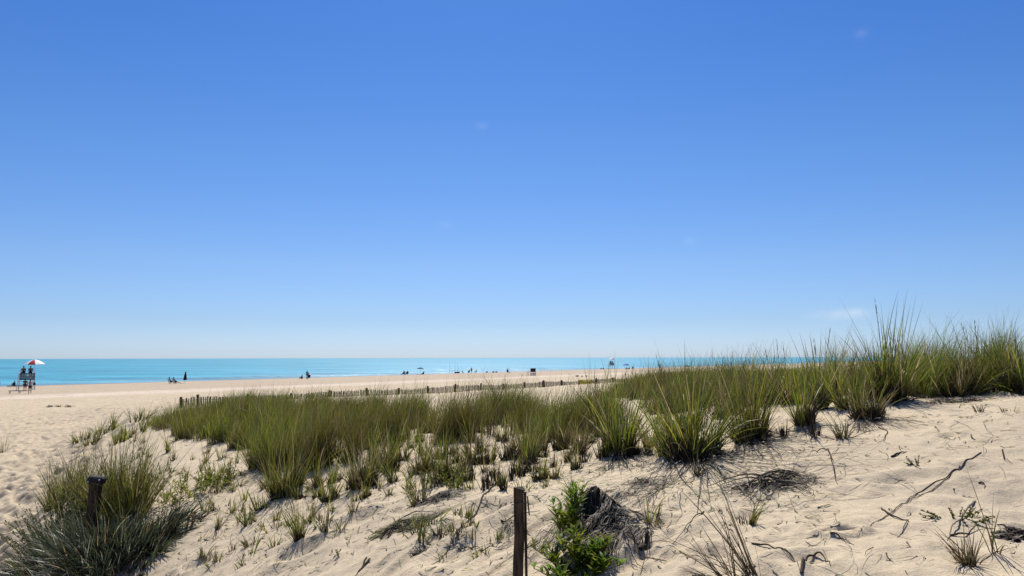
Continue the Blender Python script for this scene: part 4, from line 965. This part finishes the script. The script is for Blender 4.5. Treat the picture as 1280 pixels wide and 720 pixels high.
SHORTS = ['pelvis', 'hil', 'hir', 'knl', 'knr']; SHIRT = ['chest', 'waist', 'shl', 'shr', 'ell', 'elr']
SEA_RZ = math.atan2(.823, .568)
def people(loc, rz, J, label, group=None, shirt=None, shorts=m_black, skin=None, sc=1.0):
    cl = [('shorts', shorts, SHORTS, 1.16)]
    if shirt: cl.append(('shirt', shirt, SHIRT+['pelvis'], 1.12))
    return person('person', loc, rz, J, LINKS, label, group, skin, cl, True, sc)

# ------------------------------------------------------------------ umbrellas, chairs, stands
def canopy_parts(e, r, h, z, mats, n=8, drop=.06):
    hub = MB(); hub.bar((0, 0, z+h-.02), (0, 0, z+h+.08), .02, .008); hub.build('finial', m_white, e)
    for k in range(n):
        bm = bmesh.new(); a0, a1 = 2*math.pi*k/n, 2*math.pi*(k+1)/n; S = 4; Rn = 4; rows = []
        for i in range(Rn+1):
            t = i/Rn; row = []
            for j in range(S+1):
                a = a0+(a1-a0)*j/S; sag = math.sin(math.pi*j/S)*.05*t; rr_ = r*t*(1-sag*.8)
                row.append(bm.verts.new((rr_*math.cos(a), rr_*math.sin(a), z+h*(1-t**1.7)-sag*.4)))
            rows.append(row)
        for i in range(Rn):
            for j in range(S):
                if i == 0: 
                    if j < S: bm.faces.new((rows[0][j], rows[1][j], rows[1][j+1]))
                else: bm.faces.new((rows[i][j], rows[i+1][j], rows[i+1][j+1], rows[i][j+1]))
        # valance
        low = [bm.verts.new(v.co-Vector((0, 0, drop))) for v in rows[Rn]]
        for j in range(S): bm.faces.new((rows[Rn][j], low[j], low[j+1], rows[Rn][j+1]))
        bmesh.ops.remove_doubles(bm, verts=bm.verts, dist=1e-5)
        me = bpy.data.meshes.new('canopy_panel'); bm.to_mesh(me); bm.free(); me.materials.append(mats[k % len(mats)]); o = bpy.data.objects.new('canopy_panel', me); COL.objects.link(o); o.parent = e
def umbrella(loc, label, r, H, mats, tilt=(0, 0), rz=0.3, group=None, h=.5):
    e = empty('beach_umbrella', loc, rz); tag(e, label, 'umbrella', group)
    MB().bar((0, 0, -.2), (0, 0, H-.02), .022, .02).build('pole', m_metal, e); canopy_parts(e, r, h, H-h, mats)
    e.rotation_euler = (tilt[0], tilt[1], rz); return e
def stand(p, rz, label):
    e = empty('lifeguard_stand', p, rz); tag(e, label, 'lifeguard stand')
    for sx in (-1, 1):
        MB().plank((sx*.98, -.55, -.2), (sx*.84, -.30, 2.85), .10, .10, (0, 1, 0)).build('leg', m_white, e)
        MB().plank((sx*.98, 1.35, -.2), (sx*.84, .62, 2.42), .10, .10, (0, 1, 0)).build('leg', m_white, e)
        MB().plank((sx*.92, -.42, 1.25), (sx*.92, .95, 1.25), .04, .12, (0, 0, 1)).build('side_rail', m_white, e)
        MB().plank((sx*.84, -.36, 2.72), (sx*.84, .62, 2.72), .05, .10, (0, 0, 1)).build('armrest', m_white, e)
    MB().box((1.74, .95, .05), (0, .15, 2.32), bev=.01).build('seat', m_white, e)
    MB().box((1.8, .5, .05), (0, .95, 1.75), bev=.01).build('footrest', m_white, e)
    for z, hh in ((2.30, .14), (2.12, .16), (1.92, .17), (1.72, .17), (1.52, .18)): MB().box((1.82, .035, hh), (0, -.44-.06*(2.3-z), z)).build('back_board', m_shadegrey, e)  # dark boards also close the gaps, with the back's shade in their colour
    for z in (1.15,): MB().box((1.84, .05, .08), (0, 1.12-.0*z, z)).build('ladder_rung', m_white, e)
    MB().box((.22, .03, .26), (.05, -.49, 2.10), bev=.01).build('sign_plate', m_white, e)
    return e
def stand_local(e, x, y, z):
    c, s = math.cos(e.rotation_euler.z), math.sin(e.rotation_euler.z); return e.location+Vector((x*c-y*s, x*s+y*c, z))
def beach_chair(p, rz, label, mat=m_navy, group=None, cat='beach chair', canopy=False):
    e = empty('beach_chair', p, rz); tag(e, label, cat, group)
    MB().box((.52, .50, .03), (0, .05, .28), (R(6), 0, 0), .01).build('seat', mat, e)
    MB().box((.52, .03, .66), (0, -.30, .58), (R(22), 0, 0), .01).build('backrest', mat, e)
    for sx in (-1, 1):
        MB().bar((sx*.27, -.30, 0), (sx*.27, .28, .30), .013).bar((sx*.27, .30, 0), (sx*.27, -.22, .30), .013).bar((sx*.27, -.20, .28), (sx*.27, -.44, .92), .013).build('frame', m_metal, e)
        MB().box((.05, .42, .025), (sx*.28, .02, .50)).build('armrest', mat, e)
    if canopy: MB().box((.6, .55, .03), (0, -.18, 1.16), (R(-12), 0, 0), .01).bar((-.28, -.42, .9), (-.28, -.30, 1.15), .01).bar((.28, -.42, .9), (.28, -.30, 1.15), .01).build('sunshade', m_black, e)
    return e
def bp(u, v):   # a spot on the open beach: the flat berm lies 4.4 m below the eye
    q = gp(u, v); return q
def at_dist(u, y): d = ray(u, 452); return gv(d.x/d.y*y, y)

# first lifeguard stand, its umbrella, guards and the people round it
P1 = at_dist(34.5, 108); s1 = stand(P1, R(40), 'tall white wooden lifeguard stand at left with two guards on its seat')
u1 = umbrella(stand_local(s1, .95, .1, .0), 'red and white lifeguard umbrella open above the left stand', 1.24, 4.25, [m_red, m_whitef, m_whitef, m_red, m_whitef, m_red, m_whitef, m_whitef], (0, R(2)), 4.55, h=.62)
people(stand_local(s1, -.42, .05, 2.345), R(40), pose_sit(0, 'down', .03), 'guard in dark top sitting on the left half of left stand', None, m_black, m_black, sc=1.12)
people(stand_local(s1, .42, .05, 2.345), R(33), pose_sit(0, 'down', -.02), 'guard in dark top sitting under umbrella side of left stand', None, m_navy, m_black, sc=1.12)
people(at_dist(33, 103.5), R(20), pose_stand('down'), 'person in dark brown top standing behind the left lifeguard stand', None, m_brown, m_brown)
pb = people(at_dist(39.4, 96.5), R(40), pose_stand('hip'), 'bare-backed person in black shorts holding a dark ball by left stand', None, None, m_black, m_skin2)
# bag held in the right hand
hb = pb.location + Vector((.45*math.cos(R(40))-.18*math.sin(R(40)), .45*math.sin(R(40))+.18*math.cos(R(40)), 1.2))
mb = MB(); mb.ball((0, 0, 0), .17, (1, .7, 1.1)); mb.bar((0, -.0, .15), (0, 0, .26), .02); o = mb.build('shoulder_bag', m_black, None, True, hb); tag(o, 'round dark bag in the hand of the bare-backed person', 'bag')
people(at_dist(-1.0, 103), R(60), pose_stand('down', .1), 'person in red and black cut by the left picture edge', None, m_red, m_black)
q = at_dist(24, 119); e = empty('paddle_board', q, R(12)); tag(e, 'long dark board lying at the water edge behind left stand', 'board')
mb = MB(); mb.box((2.9, .55, .12), (0, 0, .22), bev=.05); mb.build('hull', m_navy, e); MB().box((.4, .4, .06), (-.2, 0, .31), bev=.02).build('seat_pad', m_black, e)
people(q+Vector((-.65, .1, .26)), R(70), pose_sit(0, 'bent', .05), 'small person sitting on the dark board near the water', None, m_black, m_black, sc=.85)
q = at_dist(20.5, 97); e = empty('low_bench', q, R(5)); tag(e, 'low dark bench with short legs on sand left of standing people', 'bench')
MB().box((1.35, .35, .05), (0, 0, .36), bev=.01).build('seat', m_teal, e)
for sx in (-1, 1):
    for sy in (-1, 1): MB().bar((sx*.6, sy*.14, -.05), (sx*.55, sy*.12, .34), .03).build('leg', m_teal, e)
# seaweed bits
for u in (62.5, 73, 86): 
    q = gp(u, 509); n = 40; e = np_mesh('seaweed_clump', *shift(strands(q.x+rng.normal(0, .12, n), q.y+rng.normal(0, .1, n), rng.uniform(0, 6, n), rng.uniform(.15, .35, n), np.full(n, .03), rng.uniform(.02, .2, n), pick(DARKB, n), 5, 1.0), q)[:2], dead_m, None, None, loc=q)
    a = e.data.color_attributes.new('col', 'FLOAT_COLOR', 'POINT'); a.data.foreach_set('color', np.tile(np.array((.05, .04, .02, 1), np.float32), len(e.data.vertices)))
    tag(e, {62.5: 'leftmost of three small dark dried seaweed clumps on open beach', 73: 'middle one of three small dark dried seaweed clumps on beach', 86: 'rightmost of three small dark dried seaweed clumps on open beach'}[u], 'seaweed', 'dried seaweed clumps in a row on the beach')
# loungers by the closed umbrella
y_ = 134; g1 = 'pair lounging beside the closed umbrella'
beach_chair(at_dist(213.8, y_), R(-75), 'navy beach chair leftmost of the pair beside closed umbrella', m_navy); people(at_dist(214.2, y_)+Vector((0, 0, .0)), R(-75), pose_sit(.29, 'out', .2), 'person reclining in the left chair beside the closed umbrella', None, m_navy)
beach_chair(at_dist(219.4, y_-.5), R(-75), 'black beach chair nearer to the closed umbrella', m_black); people(at_dist(219.9, y_-.5), R(-75), pose_sit(.29, 'out', .25), 'person with legs stretched towards the closed umbrella', None, m_black)
e = empty('closed_umbrella', at_dist(232, y_+3)); tag(e, 'closed black beach umbrella standing upright in sand near two loungers', 'umbrella')
MB().bar((-.12, 0, -.2), (.02, 0, .75), .025).build('pole', m_metal, e)
mb = MB(); mb.bar((.02, 0, .62), (.05, 0, 1.45), .32, .19, 10).bar((.05, 0, 1.45), (.1, 0, 2.1), .19, .05, 10).bar((.02, 0, .55), (.02, 0, .63), .24, .32, 10); mb.build('folded_canopy', m_black, e)
# seated pair at the middle left
y_ = 165
people(at_dist(378, y_), R(80), pose_sit(.0, 'bent', .0), 'person sitting on sand facing left, left of kneeling pair', None, m_navy)
people(at_dist(384.3, y_), R(20), pose_stand(), 'slim dark person standing beside a beach chair mid shore', None, m_black)
beach_chair(at_dist(386.3, y_-1), R(30), 'dark beach chair right of the slim standing person', m_black); people(at_dist(386.1, y_-1), R(30), pose_sit(.29, 'out', .1), 'person seated low in chair behind the slim standing person', None, m_brown)
# two chairs before the dark sunshade
y_ = 203
for u, lb, lb2 in ((504.6, 'left dark chair of the pair before the small black umbrella', 'person in the left chair of the pair by small black umbrella'), (508.7, 'right dark chair of the pair before the small black umbrella', 'person in the right chair of the pair by small black umbrella')):
    beach_chair(at_dist(u, y_), R(50), lb, m_black); people(at_dist(u, y_), R(50), pose_sit(.29, 'out', .15), lb2, None, m_navy)
umbrella(at_dist(525.5, 212), 'small black open umbrella on a thin pole at the shore', .95, 1.95, [m_black], h=.35)
people(at_dist(529.3, 211), R(60), pose_sit(.0, 'bent', .15), 'person sitting on a towel under the small black umbrella', None, m_black)
q = at_dist(524.5, 209); e = MB().box((1.7, .8, .05), (0, 0, .06), bev=.02).build('beach_towel', m_black, None, loc=q); tag(e, 'dark towel spread on sand below the small black umbrella', 'towel')
# fishing rods and cart
for i, (u, hpx, lb) in enumerate(((562.2, 14.5, 'leftmost of four tall thin surf fishing rods'), (565.2, 9, 'short second surf fishing rod from the left'), (568.5, 16, 'tallest middle surf fishing rod, third from left'), (572.3, 14.5, 'rightmost surf fishing rod behind the cart'))):
    q = at_dist(u, 233); e = empty('fishing_rod', q); tag(e, lb, 'fishing rod'); H = hpx*233/960; dx = random.uniform(-.1, .1)
    MB().bar((0, 0, -.2), (0, 0, .8), .06, .06, 8).build('sand_spike', m_white, e); MB().bar((0, 0, .3), (dx, 0, H), .034, .018, 6).build('blank', m_rod, e); MB().box((.14, .2, .14), (.05, -.08, 1.15), bev=.03).build('reel', m_black, e)
q = at_dist(571.5, 232); e = empty('beach_cart', q, R(20)); tag(e, 'low dark beach cart beside the fishing rods', 'cart')
MB().box((1.5, .6, .32), (0, 0, .42), bev=.04).build('box', m_black, e); MB().box((1.4, .55, .06), (0, 0, .62), bev=.02).build('lid', m_white, e); MB().bar((-.7, 0, .5), (-1.1, 0, .85), .02).build('handle', m_metal, e)
for sx in (-1, 1): MB().bar((sx*.5, -.36, .18), (sx*.5, -.28, .18), .18, .18, 12).build('wheel', m_black, e)
# group of four
y_ = 235
beach_chair(at_dist(579.5, y_), R(-60), 'empty black chair at left end of the shore group', m_black)
beach_chair(at_dist(585.6, y_), R(30), 'black chair second from left in the shore group', m_navy); people(at_dist(586.3, y_), R(30), pose_sit(.29, 'out', .1), 'person seated left of the standing one in shore group', None, m_black)
people(at_dist(589.5, y_), R(10), pose_stand('hip'), 'person standing in the middle of the shore group', None, m_black)
beach_chair(at_dist(594, y_), R(70), 'black chair at the right end of the shore group', m_black)
q = at_dist(608.5, 235); e = MB().box((.7, .4, .35), (0, 0, .17), bev=.05).box((.6, .34, .06), (0, 0, .38), bev=.02).build('cooler_box', m_white, None, loc=q); tag(e, 'small white cooler alone between the group and dark bags', 'cooler')
for u, lb in ((616.5, 'left one of two dark bags lying on shore'), (620.5, 'right one of two dark bags lying on shore')):
    q = at_dist(u, 230); mb = MB(); mb.box((.75, .4, .3), (0, 0, .16), bev=.1).bar((-.2, 0, .3), (.2, 0, .42), .02); o = mb.build('beach_bag', m_black, None, loc=q); tag(o, lb, 'bag')
q = at_dist(634.8, 222); beach_chair(q, R(-20), 'canopied chair with black sunshade alone on the shore', m_black, canopy=True); people(q, R(-50), pose_sit(.29, 'out', .1), 'person in pale clothes resting under black chair sunshade', None, m_whitef, m_whitef, m_skin2)
# beach wheelchair like cart / low stand
q = at_dist(665.3, 178); e = empty('low_lifeguard_chair', q, R(35)); tag(e, 'squat white lifeguard chair with black back lying between shore groups', 'lifeguard chair')
MB().box((1.45, .10, .85), (0, -.3, 1.35), (R(8), 0, 0), .02).build('back_panel', m_black, e)
MB().box((1.5, .8, .08), (0, .15, .85), bev=.01).build('seat', m_white, e)
for z in (.25, .55): MB().box((1.5, .05, .18), (0, -.36, z)).build('board', m_shadegrey, e)
for sx in (-1, 1):
    for sy in (-.34, .55): MB().box((.10, .10, 1.25), (sx*.74, sy, .5)).build('leg', m_white, e)
    MB().box((.10, .9, .08), (sx*.74, .1, 1.12)).build('armrest', m_white, e)
q = at_dist(658.8, 182); e = empty('folding_stool', q); tag(e, 'small white folding stool left of squat lifeguard chair', 'stool')
MB().box((.6, .45, .05), (0, 0, .95)).build('seat', m_white, e)
for sx in (-1, 1): MB().bar((sx*.28, -.2, 0), (-sx*.22, .2, .95), .03).bar((sx*.28, .2, 0), (-sx*.22, -.2, .95), .03).build('leg', m_white, e)
# green plants far out on the beach
for u, r_, lb in ((721.3, .45, 'largest of three low green plants alone on the far beach'), (727.3, .28, 'middle and smallest of three green plants on far beach'), (732.8, .32, 'rightmost of three low green plants on the far beach')):
    q = at_dist(u, 170); n = 60; a = rng.uniform(0, 6.28, n)
    d = shift(leaves(np.stack([q.x+r_*.4*np.cos(a), q.y+r_*.4*np.sin(a), np.full(n, q.z)], -1), a, rng.uniform(.1, .9, n), rng.uniform(.8, 1.6, n), r_*rng.uniform(.7, 1.2, n), np.full(n, .09), pick(YG*.5, n)), q)
    o = np_mesh('beach_plant', *d[:2], leaf_m, None, d[2], loc=q); tag(o, lb, 'plant')
# second stand
P2 = at_dist(764.3, 300); s2 = stand(P2, R(20), 'distant white lifeguard stand right of centre under a pale umbrella')
umbrella(stand_local(s2, .1, .2, 0), 'white umbrella with red panel on the distant lifeguard stand', 1.2, 4.3, [m_whitef, m_whitef, m_red, m_whitef], h=.6)
people(stand_local(s2, -.38, .1, 2.345), R(20), pose_sit(0, 'down', .0), 'guard seated left on the distant lifeguard stand', None, m_black)
people(stand_local(s2, .35, .1, 2.345), R(20), pose_sit(0, 'down', .0), 'guard seated right on the distant lifeguard stand', None, m_black)
people(at_dist(751.2, 310), R(30), pose_sit(.0, 'bent', .1), 'tiny person sitting left of the distant stand, farther left one', None, m_black)
people(at_dist(754.0, 310), R(30), pose_sit(.0, 'bent', .1), 'tiny person sitting close left of the distant stand', None, m_black)
umbrella(at_dist(782.6, 290), 'bright blue open beach umbrella near the distant stand', 1.25, 2.1, [m_blue], h=.6)
people(at_dist(783.3, 286), R(60), pose_sit(.0, 'bent', .1), 'left person sitting in the shade of the blue umbrella', None, m_black)
people(at_dist(786.3, 286), R(30), pose_sit(.0, 'bent', .1), 'right person sitting in the shade of the blue umbrella', None, m_black)
beach_chair(at_dist(790, 286), R(30), 'dark chair just right of the blue umbrella', m_black)
q = at_dist(859, 300); umbrella(q+Vector((0, 0, -.6)), 'low dark green umbrella far right on the shore behind grass tips', 1.2, 1.9, [m_teal], h=.5)
